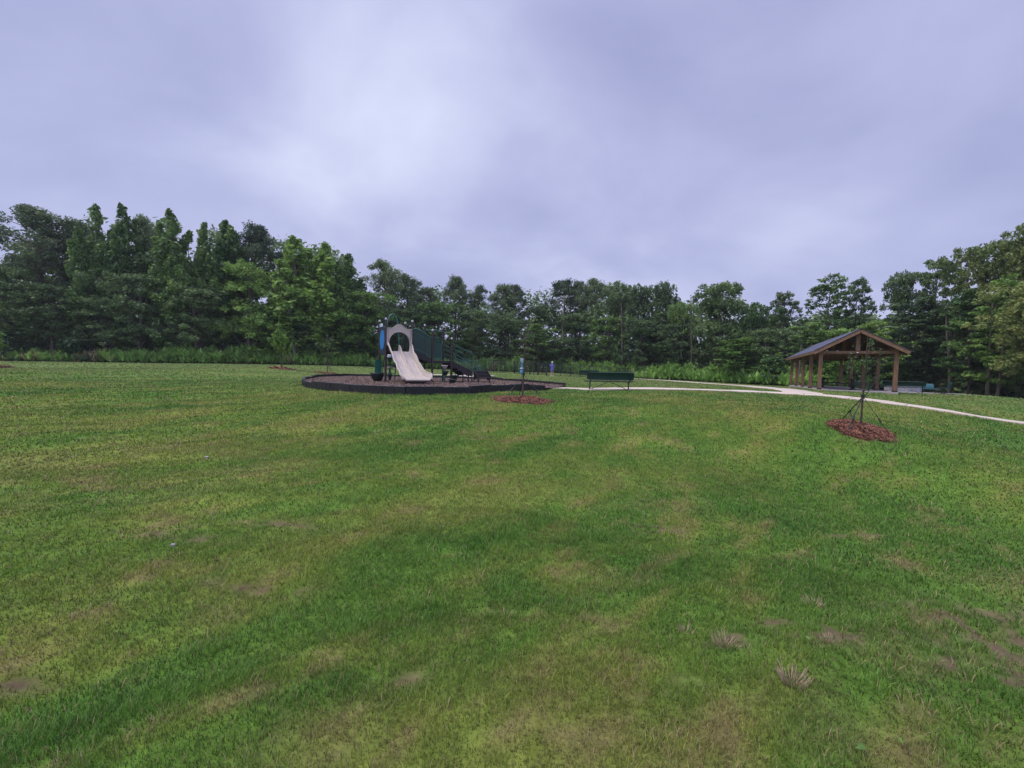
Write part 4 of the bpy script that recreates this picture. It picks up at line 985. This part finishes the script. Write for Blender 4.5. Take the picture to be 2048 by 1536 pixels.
def crown_trunk(kind, seed):
    r = np.random.default_rng(seed); H = 18.0; mb = MB(); C = []; spray = None
    lean = (r.random(2)-.5)*1.0
    ax_ = lambda z: np.array([lean[0]*(z/H)**1.5+.18*math.sin(z*.5+seed), lean[1]*(z/H)**1.5+.18*math.cos(z*.43+seed*2), z])
    if kind == 'pine':
        tr = .26; zs = r.random(84)**.85*8.9+8.6; zs[-2:] = 17.3
        for z in zs:
            t = (z-8.8)/9.0; R_ = 3.7*max(.02, 1-max(0, (t-.35)/.68)**1.9)**.8*min(1, .55+t*1.3)*(.8+.4*r.random()); R_ = max(.4, R_)
            a = r.random()*6.283; rr = R_*(.25+.75*r.random()**.6); s = .55+.55*r.random()
            c0 = ax_(z); C.append([c0[0]+rr*math.cos(a), c0[1]+rr*math.sin(a), z+.18*rr, s*1.15, s*1.15, s*.80])
            if r.random() < .7: mb.tube([tuple(ax_(z-.5-.2*rr)), tuple((c0+np.array(C[-1][:3]))/2+np.array([0,0,-.15])), tuple(C[-1][:3])], [.06, .04, .02], 4, False)
        for z in 4.5+r.random(9)*4.5:    # dead snags
            a = r.random()*6.283; ln = .5+1.3*r.random(); c0 = ax_(z); mb.tube([tuple(c0), (c0[0]+ln*math.cos(a), c0[1]+ln*math.sin(a), z+.15)], [.035, .012], 4, False)
        n_per, size, asp, upb = 130, .30, .36, .1
    elif kind == 'poplar':
        tr = .22; tops = [(.2, 0, 18)]+[((r.random()-.5)*4.6, (r.random()-.5)*4.6, 11.8+5.2*r.random()) for _ in range(8)]
        for (ox, oy, tp) in tops:      # upright, pointed, ragged leaders merging into one crown
            for k in range(26):
                q = ((k+r.random())/26)**1.15; z = tp-.35-q*8.5; R_ = (.12+1.55*q**.75)*(.45+.75*r.random()); a = r.random()*6.283; s = .30+.42*q**.5*(.6+.7*r.random())
                if z > 1.2: C.append([ox*(1-.25*q)+R_*math.cos(a)+(tp-z)*.05*math.sin(tp*9), oy*(1-.25*q)+R_*math.sin(a), z, s, s, s*1.2])
            mb.tube([(0, 0, 1.5), (ox*.5, oy*.5, 6), (ox*.9, oy*.9, tp-5), (ox, oy, tp-.8)], [.16, .10, .06, .02], 5, False)
        for k in range(70):
            z = 1.5+9*r.random(); a = r.random()*6.283; R_ = 2.7*r.random()**.5; s = .5+.4*r.random(); C.append([R_*math.cos(a), R_*math.sin(a), z, s, s, s])
        n_per, size, asp, upb = 60, .36, .62, .2
    elif kind == 'oak':
        tr = .30
        lobes = [(r.normal()*1.9, r.normal()*1.9, 5+11*r.random(), 2.0+.9*r.random()) for _ in range(16)]+[(0, 0, 15.6, 2.0), (.8, -.5, 13, 2.6), (0, 0, 9, 3.2)]
        for (ox, oy, oz, R_) in lobes:
            for k in range(17):
                d = r.normal(size=3); d /= np.linalg.norm(d); d[2] = abs(d[2])*.8 if r.random() < .75 else d[2]*.6; s = .42+.42*r.random()
                C.append([ox+d[0]*R_, oy+d[1]*R_, oz+d[2]*R_*.8, s*1.05, s*1.05, s*.95])
            mb.tube([tuple(ax_(max(1.5, oz-4))), (ox*.6, oy*.6, oz-1), (ox, oy, oz+R_*.4)], [.12, .08, .03], 5, False)
        C = [c for c in C if c[2] < 17.7]
        n_per, size, asp, upb = 46, .33, .62, .12
    elif kind == 'airy':
        tr = .20; spray = []
        for k in range(150):
            z = 2.8+14.6*r.random()**.8; t = z/18; a = r.random()*6.283; R_ = 4.3*math.sin(min(1, .15+.9*(1-t)**.8)*math.pi*.52)*(.35+.65*r.random()); c0 = ax_(z)
            d = np.array([math.cos(a), math.sin(a), .75+.5*t]); d /= np.linalg.norm(d); s = .42+.3*r.random()
            C.append([c0[0]+R_*math.cos(a), c0[1]+R_*math.sin(a), z+R_*.35 if z < 15.5 else z, s*1.15, s*1.15, s*.6]); spray.append(d)
            if k % 3 == 0: mb.tube([tuple(ax_(z-R_*.5 if z > 3 else z)), tuple((c0+np.array(C[-1][:3]))/2), tuple(C[-1][:3])], [.05, .03, .012], 4, False)
        spray = np.array(spray); n_per, size, asp, upb = 34, .46, .42, .5
    elif kind == 'layered':  # low spreading branches in tiers
        tr = .22
        for k in range(26):
            z0 = 2.2+14.5*(k/26)+r.random()*.6; a = k*2.4+r.random(); Lb = 5.2*math.sin(min(1, .25+.78*(1-z0/18))*math.pi*.5)*(.7+.45*r.random()); c0 = ax_(z0)
            tip = c0+np.array([math.cos(a)*Lb, math.sin(a)*Lb, .12*Lb+.3]); mb.tube([tuple(c0), tuple((c0+tip)/2+np.array([0, 0, .35])), tuple(tip)], [.09, .05, .02], 5, False)
            for q in range(9):
                f = .25+.75*(q/8); p = c0*(1-f)+tip*f+r.normal(size=3)*np.array([.55, .55, .28]); s = .5+.4*r.random(); C.append([p[0], p[1], p[2]+.2, s*1.25, s*1.25, s*.42])
        n_per, size, asp, upb = 46, .40, .60, .8
    elif kind == 'bush':
        tr = .10
        for k in range(60):
            z = 1+15*r.random(); R_ = 5.5*math.sin(min(1, .2+.8*(1-z/18))*math.pi*.5); a = r.random()*6.283; rr = R_*r.random()**.5; s = 1.0+.9*r.random()
            C.append([rr*math.cos(a), rr*math.sin(a), z, s*1.3, s*1.3, s])
        for k in range(7): a = k*.9; mb.tube([(0, 0, 0), (1.5*math.cos(a), 1.5*math.sin(a), 6), (3*math.cos(a), 3*math.sin(a), 12)], [.25, .15, .05], 5, False)
        n_per, size, asp, upb = 75, 1.0, .55, .3
    mb.tube([tuple(ax_(z)) for z in (-.3, .4, 3, 6, 9, 12, 15, 17.2 if kind == 'pine' else 15.5)], [tr*1.35, tr, tr*.88, tr*.76, tr*.62, tr*.46, tr*.28, .03], 9, False)
    V = leaves(np.array(C), n_per, size, asp, upb, r, spray)
    return V, mb
PROTO = {}
def proto(kind, seed, m_leaf, m_bark):
    key = (kind, seed)
    if key not in PROTO:
        V, mb = crown_trunk(kind, seed); F = np.arange(len(V)).reshape(-1, 4)
        PROTO[key] = (V, F, mb)
    k2 = (kind, seed, m_leaf.name, m_bark.name)
    if k2 not in PROTO:
        V, F, mb = PROTO[key]; o = mb.build('trunk', m_bark); me_t = o.data; bpy.data.objects.remove(o)
        PROTO[k2] = (np_mesh('crown', V, F, m_leaf), me_t)
    return PROTO[k2]
PRE = {'pine': 'pine_tree', 'poplar': 'poplar_tree', 'oak': 'oak_tree', 'airy': 'locust_tree', 'layered': 'dogwood_tree', 'bush': 'shrub'}
CATS = {'pine': 'pine tree', 'poplar': 'tree', 'oak': 'tree', 'airy': 'tree', 'layered': 'tree', 'bush': 'shrub'}
PRE.update(airy='airy_tree', layered='spreading_tree', poplar='upright_tree', oak='broad_tree')
def tree(kind, px, top, dz, wpx, leaf, label, seed=0, bark=None, name=None, Z=None):
    Z = Z or edgeZ(px)+dz; g = G(px, Z); ztop = P(px, top, Z).z; h = max(1.0, ztop-g.z)
    W0 = {'pine': 7.2, 'poplar': 5.3, 'oak': 9.2, 'airy': 9.0, 'layered': 9.6, 'bush': 12.0}[kind]; Hp = {'bush': 17.5}.get(kind, 18.1)
    cs = (1024-px)/FPX; wid = wpx/FPX*Z/math.sqrt(1+cs*cs*.5)
    cr_, tk = proto(kind, seed, leaf, bark or M_bark); t = thing(name or PRE[kind], g, rng.random()*6.283, label, CATS[kind], GR['shrub' if kind == 'bush' else 'tree'])
    sc = (wid/W0, wid/W0, h/Hp); t.scale = sc
    a = link('crown', cr_, t); b = link('trunk', tk, t)
    return t
GR = {'tree': 'trees along the far edge of the lawn', 'shrub': 'shrubs along the far edge of the lawn'}
Pn, Dk, Md, Lt, Wm = M_leaf_pine, M_leaf_dark, M_leaf_mid, M_leaf_light, M_leaf_warm
TREES = [
 # kind, px, top, dz, width px, leaf, label, seed
 ('oak', 2068, 545, 1.0, 190, Wm, 'yellow-green foliage hanging low at the right edge', 12), ('layered', 1935, 575, 2.2, 130, Md, 'mid green tree with hanging boughs left of the bright edge tree', 32),
 ('pine', 96, 414, 5, 175, Pn, 'tall spreading pine, leftmost of the treetops against the sky', 1),
 ('pine', 158, 440, 8, 110, Pn, 'pine with flat layered top just right of the leftmost tall pine', 2),
 ('poplar', 197, 404, 4, 82, Md, 'tall pointed tree, left one of the two highest spires', 3),
 ('poplar', 248, 403, 4.5, 76, Md, 'tall leaning-topped tree, right one of the two highest spires', 4),
 ('pine', 292, 431, 7, 74, Pn, 'dark pine top just right of the two highest spires', 2),
 ('poplar', 346, 417, 4, 96, Md, 'tall tree with ragged triple top left of the deep notch in the treeline', 5),
 ('poplar', 408, 441, 5, 70, Md, 'slim upright tree at the notch of bright sky on the left', 3),
 ('poplar', 450, 436, 5.5, 86, Md, 'upright tree with twin tops right of the notch of sky', 4),
 ('pine', 513, 449, 8, 96, Pn, 'round-topped dark pine behind the broad light green tree', 1),
 ('oak', 498, 520, 2.5, 125, Lt, 'broad light green tree in front of the round-topped pine', 11),
 ('poplar', 592, 471, 4, 120, Lt, 'large bright green tree behind the young lawn tree', 5),
 ('poplar', 650, 484, 5, 92, Lt, 'bright green tree between the largest bright tree and the jagged edge tree', 3),
 ('poplar', 697, 505, 4.5, 74, Md, 'tree with jagged right edge where the high treeline drops', 4),
 ('pine', 766, 521, 7, 82, Pn, 'tall pine above the blue oval panel of the play structure', 2),
 ('pine', 816, 548, 9, 66, Pn, 'pine standing above the slide hood, right of the taller pine', 1),
 ('pine', 850, 574, 10, 56, Pn, 'low pine top between the slide and the lone round pine', 2),
 ('oak', 726, 574, 2.5, 112, Lt, 'light green rounded tree left above the play structure', 12),
 ('pine', 909, 552, 9, 58, Pn, 'lone round-headed pine standing up right of the play structure stairs', 1),
 ('pine', 956, 569, 10, 46, Pn, 'small pine top between the lone round pine and the paired pines', 2),
 ('pine', 1001, 568, 9, 62, Pn, 'left pine of the pair above the dog park', 2),
 ('pine', 1028, 569, 11, 58, Pn, 'right pine of the pair above the dog park', 1),
 ('oak', 1078, 606, 8, 62, Dk, 'low tree in the dip of the treeline above the waste station', 11),
 ('pine', 1122, 556, 9, 76, Pn, 'broad pine at the right side of the treeline dip', 1),
 ('pine', 1157, 561, 11, 56, Pn, 'narrow pine between two broader pines above the person', 2),
 ('pine', 1187, 556, 9, 62, Pn, 'pine with domed top left above the near bench', 1),
 ('oak', 1232, 554, 8, 66, Dk, 'dark upright tree above the near bench', 12),
 ('oak', 1284, 566, 8, 66, Dk, 'dark tree right above the near bench, slightly lower than its neighbours', 11),
 ('oak', 1318, 554, 7, 64, Dk, 'dark pointed tree left of the low gap in the treeline', 12),
 ('oak', 1362, 595, 6, 60, Md, 'lower green tree filling the gap left of the big round-topped tree', 12),
 ('oak', 1431, 558, 6, 118, Dk, 'big round-topped dark tree in the right centre of the treeline', 11),
 ('oak', 1500, 598, 6, 74, Md, 'green tree right of the big round-topped tree', 12),
 ('airy', 1560, 578, 7, 92, Pn, 'thin airy tree with much sky showing through, left of the pavilion', 21),
 ('airy', 1648, 544, 8, 118, Md, 'feathery tree above the left slope of the pavilion roof', 22),
 ('airy', 1706, 552, 9, 88, Dk, 'feathery dark tree above the pavilion ridge', 21),
 ('oak', 1792, 533, 9, 92, Dk, 'dark tree with rounded top right above the pavilion', 11),
 ('airy', 1856, 512, 8, 96, Dk, 'loose dark tree between the pavilion and the tall right-hand trees', 22),
 ('airy', 1925, 488, 7, 130, Wm, 'yellow-green tree stepping up toward the right edge', 21),
 ('oak', 1990, 458, 6, 150, Wm, 'large yellow-green tree near the right edge', 12),
 ('airy', 2052, 425, 5, 160, Wm, 'tallest tree at the right edge of the view', 22),
 ('layered', 1996, 556, 1.5, 150, Lt, 'bright green tree with low spreading boughs at the right edge', 31),
 # lower front row
 ('oak', 14, 520, 3, 120, Dk, 'dark leafy tree cut by the left edge of the view', 11),
 ('oak', 110, 560, 2.5, 150, Dk, 'dark leafy tree in front of the leftmost tall pine', 12),
 ('oak', 210, 590, 2, 120, Dk, 'dark rounded tree below the left of the two highest spires', 11),
 ('oak', 283, 538, 2.5, 130, Dk, 'dull olive rounded tree below the right of the two highest spires', 12),
 ('oak', 392, 566, 2.5, 130, Dk, 'dark rounded tree below the notch of sky on the left', 11),
 ('bush', 165, 652, 1.5, 90, Dk, 'small green bushy tree at the foot of the left pines', 41),
 ('bush', 25, 660, 1.5, 80, Dk, 'green bush at the foot of the trees by the left edge', 42),
 ('layered', 545, 600, 1.8, 110, Lt, 'light tree with layered boughs just left of the young lawn tree', 31),
 ('layered', 635, 640, 2, 80, Lt, 'small tree with layered bright boughs right of the young lawn tree', 32),
 ('oak', 600, 640, 3, 100, Dk, 'dark low tree under the largest bright green tree', 11),
 ('layered', 712, 640, 2, 80, Md, 'low layered tree beside the play structure left post', 32),
 ('oak', 800, 610, 4, 96, Dk, 'dark tree directly behind the slide hood', 12),
 ('oak', 872, 600, 4, 100, Md, 'mid green rounded tree behind the second deck of the play structure', 11),
 ('oak', 945, 615, 4, 100, Dk, 'dark rounded tree behind the playground stairs', 12),
 ('oak', 1010, 628, 5, 80, Dk, 'dark low tree behind the left stretch of dog park fence', 11),
 ('layered', 1078, 648, 1.0, 92, Md, 'leaning green tree with forked pale trunk behind the waste station', 32),
 ('oak', 1150, 622, 6, 92, Dk, 'dark tree behind the person at the fence', 11),
 ('oak', 1215, 626, 5, 92, Md, 'mid green tree behind the small distant bench', 12),
 ('oak', 1282, 632, 4, 92, Dk, 'dark low tree above the right end of the near bench', 11),
 ('oak', 1348, 640, 4, 86, Dk, 'dark low tree behind the weeds right of the near bench', 12),
 ('layered', 1466, 676, 1.5, 100, Lt, 'short light green tree with tiered branches left of the pavilion', 31),
 ('oak', 1528, 650, 4, 80, Dk, 'dark low tree behind the tiered light green tree', 12),
 ('bush', 1544, 706, 1.2, 62, Md, 'rounded green shrub at the lawn edge left of the pavilion', 41),
 ('layered', 1610, 640, 3, 90, Md, 'green layered tree behind the left row of pavilion posts', 32),
 ('oak', 1665, 652, 2.5, 110, Lt, 'light green tree directly behind the pavilion roof', 11),
 ('layered', 1740, 640, 2.5, 110, Lt, 'light green tree right behind the pavilion ridge', 31),
 ('bush', 1655, 722, 1.0, 60, Lt, 'bright bush seen between the pavilion posts', 42),
 ('bush', 1805, 722, 3.0, 56, Md, 'green bush behind the right front post of the pavilion', 41),
 ('layered', 1822, 588, 3.5, 130, Dk, 'dark tree with drooping boughs right of the pavilion', 32),
 ('oak', 1900, 590, 5, 130, Dk, 'dark tree behind the rightmost bench', 11),
]
for a in TREES: tree(*a)
for (px, top, w, lab, s) in ((-90, 520, 200, 'dark tree beyond the left edge, farther out', 12), (-230, 470, 230, 'dark tall tree well beyond the left edge', 11), (-390, 500, 260, 'dark tree farthest out on the left', 12)):
    tree('oak', px, top, 4, w, Dk, lab, s)
for (px, top, w, lab, s) in ((2150, 400, 240, 'tall tree beyond the right edge, nearest the view', 12), (2330, 380, 280, 'tall tree far beyond the right edge', 11)):
    tree('oak', px, top, 6, w, Wm, lab, s)
# bare trunks standing out against the dark wood on the right, and the dead snag
def lone_trunk(px, Z, top, lean, r0, label, bark=M_bark2, limbs=2, name='tree_trunk'):
    g = G(px, Z); h = P(px, top, Z).z-g.z; t = thing(name, g, 0, label, 'tree trunk', 'bare trunks in the wood'); mb = MB()
    pts = [(lean*h*(q**1.3)+.10*math.sin(q*7), .08*math.cos(q*5), h*q) for q in np.linspace(0, 1, 9)]; pts[0] = (0, 0, -.6)
    mb.tube(pts, [r0*(1-.62*q) for q in np.linspace(0, 1, 9)], 8); mb.build('trunk', bark, t)
    for k in range(limbs):
        q = .45+.5*k/limbs; b = Vector(pts[int(q*8)]); s = 1 if k % 2 else -1; mb = MB(); mb.tube([b, b+Vector((s*.9, .1, .8)), b+Vector((s*1.5, .2, 2.2))], [r0*.35, r0*.22, .02], 6); mb.build('limb', bark, t)
lone_trunk(1900, edgeZ(1903)+2.2, 625, -.11, .15, 'grey bent trunk behind the rightmost bench', M_bark, 0)
lone_trunk(1975, edgeZ(1975)+2.2, 600, -.01, .15, 'straight grey trunk at the crest of the grass on the right', M_bark, 0)
lone_trunk(588, edgeZ(588)+1.5, 560, -.10, .22, 'pale leaning trunk behind the young lawn tree')
lone_trunk(1056, 84, 588, .01, .16, 'thin dead snag poking above the treeline dip', M_bark2, 5)
lone_trunk(1124, edgeZ(1124)+4, 590, .0, .25, 'straight grey pine trunk above the person at the fence')
lone_trunk(1597, edgeZ(1597)+1, 690, .02, .14, 'slim dark trunk just left of the pavilion', M_bark, 2)
# long bare bough reaching in from the right edge
# dense wood behind the front rows
def woodland():
    r = rng; n_ = 6800; px = r.random(n_)*3100-560; dz = 4.5+r.random(n_)*18
    tops = sorted([(a[1], a[2]) for a in TREES if a[0] != 'bush' and a[2] < 600]); tx = np.array([-900]+[a[0] for a in tops]+[3000.]); ty = np.array([500]+[a[1] for a in tops]+[400.])
    Z = edgeZ_np(px)+dz; tp = np.interp(px, tx, ty); hor = 740+.022*(px-1024); hh = (hor-tp)/FPX*Z
    u = np.where(r.random(n_) < .45, r.random(n_)*.32, r.random(n_)**1.1); hh = np.where(dz < 8, hh*.8, hh); lim = np.interp(px, [-900, 1500, 1560, 3000], [.90, .90, .66, .72]); x = (px-1024)/FPX*Z; z0 = terr(x, Z); z = z0+.2+u*hh*lim
    k_ = Z/50; C = np.c_[x, Z, z, 1.3*k_, 1.3*k_, 1.0*k_]
    V = leaves(C, 40, .66, .6, .3, r); 
    return np_mesh('woodland', V, np.arange(len(V)).reshape(-1, 4), M_leaf_dark)
tag(link('woodland', woodland()), 'dark dense wood filling the space behind the front trees', 'woods', kind='stuff')
def trunks():
    mb = MB()
    for k in range(150):
        px = rng.random()*2900-450; Z = edgeZ(px)+3+rng.random()*16; x = (px-1024)/FPX*Z; z = T(x, Z); h = (8+5*rng.random())*(1 if px < 1420 else .42); r_ = .09+.13*rng.random(); l_ = (rng.random()-.5)*1.2
        mb.tube([(x, Z, z-.5), (x+l_*.4, Z, z+h*.5), (x+l_, Z, z+h)], [r_, r_*.75, r_*.4], 5, False)
    return mb
tag(trunks().build('understory_trunks', M_bark), 'many slim dark trunks inside the wood', 'woods', kind='stuff')

# ---------------------------------------------------------------- young staked trees in mulch rings
def young(px, Z, h, crown, label, mlabel, ring_r, nleaf, straps=True, tr=.035, fork=.42, leafm=None, spread=.34):
    g = G(px, Z); r = np.random.default_rng(int(px)+900)
    t = thing('young_tree', g, 0, label, 'young tree', 'young staked trees on the lawn')
    mb = MB(); lx, ly = (r.random(2)-.5)*.08
    mb.tube([(0, 0, -.05), (lx*.3, ly*.3, h*.25), (lx, ly, h*fork), (lx*1.5, ly*1.5, h*.75), (lx*2, ly*2, h*.97)], [tr*1.25, tr, tr*.85, tr*.38, .004], 8)
    tips = []
    for k in range(crown):
        z0 = h*(fork-.08+.42*k/crown); a = k*2.4+r.random(); ln = h*(.30+.12*r.random())*(1-.4*k/crown); sp = spread*(.7+.6*r.random())
        b = Vector((lx*1.2, ly*1.2, z0)); m1 = b+Vector((math.cos(a)*sp*ln, math.sin(a)*sp*ln, ln*.45)); e_ = m1+Vector((math.cos(a)*sp*ln*.5, math.sin(a)*sp*ln*.5, ln*.5))
        mb.tube([b, m1, e_], [tr*.50, tr*.28, .003], 5); tips += [(m1, e_)]
        for q in range(4):
            f = r.random(); s = m1.lerp(e_, f) if q > 1 else b.lerp(m1, .4+.6*f); d = Vector(r.normal(size=3)*.10*h/2.6+np.array([0, 0, .15*h/2.6])); mb.tube([s, s+d], [tr*.12, .002], 4, False); tips.append((s, s+d))
    mb.build('trunk', M_twig, t)
    C = []
    for _ in range(nleaf):
        a, b = tips[r.integers(len(tips))]; p = a.lerp(b, r.random()**.7); C.append([p.x, p.y, p.z, .10*h/2.6, .10*h/2.6, .09*h/2.6])
    V = leaves(np.array(C), 6, .058 if Z < 14 else .10, .5, .2, r); link('crown', np_mesh('crown', V, np.arange(len(V)).reshape(-1, 4), leafm or M_leaf_young), t)
    if straps:
        for k in range(3):
            a = R((200, 330, 80)[k]+r.random()*20); ex, ey = g.x+math.cos(a)*ring_r*.78, g.y+math.sin(a)*ring_r*.78; ez = T(ex, ey)-g.z+.05
            e_ = Vector((ex-g.x, ey-g.y, ez)); s = Vector((lx*.6, ly*.6, h*.30)); mb = MB(); mb.beam(s, e_, .022, .006); m1 = s.lerp(e_, .62)
            so = mb.build('guy_strap', M_strap, t)
            mb = MB(); mb.beam(s.lerp(e_, .58), s.lerp(e_, .68), .035, .02); mb.tube([m1, m1+Vector((.03, -.03, -.12))], .006, 4); mb.tube([m1+Vector((.02, 0, -.02)), m1+Vector((-.02, 0, -.15))], .005, 4); mb.build('ratchet', M_strap, so)
        mb = MB(); mb.lathe([(tr+.012, h*.29), (tr+.016, h*.30), (tr+.012, h*.32)], (lx*.6, ly*.6, 0), 8); mb.build('tree_tie', M_strap, t)
    # mulch ring
    RINGS.append((g.x, g.y, ring_r))
    mr = thing('mulch_ring', g, 0, mlabel, 'mulch ring', 'red mulch rings under the young trees')
    rows = []; nA = 44; nR = 12
    vs = []; fs = []
    for i in range(nR+1):
        q = i/nR
        for k in range(nA):
            a = 2*math.pi*k/nA; rr = ring_r*q*(1+.07*math.sin(2*a+px)+.05*math.sin(5*a+1)+.03*math.sin(11*a)); x, y = rr*math.cos(a), rr*math.sin(a)
            vs.append((x, y, T(g.x+x, g.y+y)-g.z+(.075*(1-q**2.2)+.02 if q < .98 else -.02)+.018*(r.random()-.5)*(q < .98)))
    for i in range(nR):
        for k in range(nA): j = (k+1) % nA; fs.append((i*nA+k, (i+1)*nA+k, (i+1)*nA+j, i*nA+j))
    mb = MB(); mb.add(vs, fs, True); mb.build('mulch_mound', M_mulch, mr)
    n_ = int(16000*ring_r if Z < 14 else 900); q = np.sqrt(r.random(n_))*1.02+np.abs(r.normal(size=n_))*.05*(r.random(n_) < .35); a = r.random(n_)*6.283; rr = ring_r*q*(1+.07*np.sin(2*a+px)+.05*np.sin(5*a+1)+.03*np.sin(11*a)); x, y = rr*np.cos(a), rr*np.sin(a)
    z = terr(g.x+x, g.y+y)-g.z+np.where(q < .98, .075*(1-np.minimum(q, 1)**2.2)+.02, .0)
    me_ = chips('mulch_chips', x, y, z, M_chip, .014 if Z < 14 else .06, .040 if Z < 14 else .14); o = link('mulch_chips', me_, mr); o['kind'] = 'stuff'
    return g
young(1722, 8.45, 2.35, 9, 'young bare-branched tree strapped upright on the slope in front of the pavilion', 'sloping red mulch ring on the bank in front of the pavilion', .60, 40, fork=.36, tr=.017, spread=.30)
young(1045, 11.75, 2.55, 10, 'young thin tree with guy straps in front of the playground border', 'red mulch ring in front of the right end of the playground border', .88, 40, tr=.024)
young(655, 30.5, 3.3, 9, 'young brownish tree with guy straps behind the left part of the playground', 'faint mulch ring behind the left part of the playground', .95, 60, tr=.03)
young(563, 28, 2.95, 13, 'young leafy green tree standing alone on the lawn left of the playground', 'mulch ring under the leafy tree left of the playground', .85, 800, straps=False, tr=.04, leafm=M_leaf_light, spread=.42, fork=.35)
young(-14, 27.5, 2.9, 12, 'young tree just outside the left edge of the view', 'mulch ring cut by the left edge of the view', .95, 500, straps=False, tr=.04, leafm=M_leaf_light, spread=.42, fork=.35)

# ---------------------------------------------------------------- small things on the lawn
def stubble(px, py, r0, h, label, n_=60, z=0.0):
    x, y = gp(px, py, z); z_ = T(x, y); mb = MB(); r = np.random.default_rng(int(px))
    for k in range(n_):
        a = r.random()*6.283; q = r0*math.sqrt(r.random()); s = Vector((q*math.cos(a), q*math.sin(a), -.005)); d = Vector(((r.random()-.5)*.5+.5*math.cos(a), (r.random()-.5)*.5+.5*math.sin(a), 1.0))*h*(.5+.7*r.random())
        mb.tube([s, s+d], [.0022, .0010], 3, False)
    o = mb.build('dead_grass_clump', M_straw); o.location = (x, y, z_); tag(o, label, 'dead grass clump', 'dead grass clumps in the foreground lawn')
stubble(1587, 1352, .055, .07, 'upright tuft of pale dead grass, nearest the lower right corner', 90)
stubble(1452, 1268, .07, .045, 'pale dead grass tuft on a bare patch, left of the nearest tuft', 80)
stubble(1628, 1182, .06, .05, 'small pale dead grass tuft, farthest of the right-hand tufts', 60)
stubble(1372, 1240, .04, .045, 'small dead grass tuft left of the bare patch tuft', 30)
stubble(1655, 1272, .035, .035, 'brown dead grass tuft on the dark soil patch', 30)
stubble(1010, 1205, .05, .03, 'faint straw tuft near the middle of the foreground', 24)
def scrap(px, py, z, s, label, m_=M_debris):
    x, y = gp(px, py, z); mb = MB(); r = np.random.default_rng(int(px)); k = 7
    pts = [(s*(.6+.6*r.random())*math.cos(2*math.pi*i/k), s*.7*(.6+.6*r.random())*math.sin(2*math.pi*i/k), .006+.008*r.random()) for i in range(k)]
    mb.add([(0, 0, .016)]+pts+[(p[0]*.9, p[1]*.9, -.01) for p in pts], [(0, 1+i, 1+(i+1) % k) for i in range(k)]+[(1+i, 1+k+i, 1+k+(i+1) % k, 1+(i+1) % k) for i in range(k)])
    o = mb.build('stone', m_); o.location = (x, y, T(x, y)+.01); tag(o, label, 'stone', 'pale stones in the lawn')
scrap(412, 888, .42, .035, 'small pale stone in the lawn, farther of the two on the left'); scrap(346, 1041, .25, .022, 'small pale stone in the lawn, nearer of the two on the left')
def leaf_litter(px, py, label, rz=0):
    x, y = gp(px, py, 0); mb = MB()
    for k, a in enumerate((-.7, 0, .8)):
        c, s = math.cos(a+rz), math.sin(a+rz); mb.add([(0,0,.03), (.018*c-.005*s, .018*s+.005*c, .03), (.038*c, .038*s, .025), (.018*c+.005*s, .018*s-.005*c, .04)], [(0,1,2,3)])
    o = mb.build('weed_sprig', M_leaf_light); o.location = (x, y, T(x, y)+.012); tag(o, label, 'weed sprig', 'light green weed sprigs')
leaf_litter(1905, 1208, 'bright weed sprig beside the dark soil at the right edge'); leaf_litter(1620, 1283, 'bright weed sprig below the dark soil patch', 1.0); leaf_litter(1730, 1515, 'pale weed sprig at the bottom edge', 2.0); leaf_litter(1805, 1500, 'pale weed sprig at the bottom, right of another', .5)

# ---------------------------------------------------------------- damp air
hz = MB(); hz.box((0, 60, 14), (320, 150, 36)); m_h = bpy.data.materials.new('damp_air'); m_h.use_nodes = True; th_ = m_h.node_tree; th_.nodes.clear()
oo = th_.nodes.new('ShaderNodeOutputMaterial'); pv = th_.nodes.new('ShaderNodeVolumePrincipled'); pv.inputs['Density'].default_value = .00028; pv.inputs['Color'].default_value = (.85, .88, .95, 1)
th_.links.new(pv.outputs[0], oo.inputs['Volume']); hzo = hz.build('haze', m_h); tag(hzo, 'faint damp haze over the lawn and trees', 'haze', kind='stuff')

tag(link('grass', grass()), 'short green lawn grass with dry straw-coloured patches', 'grass', kind='stuff')
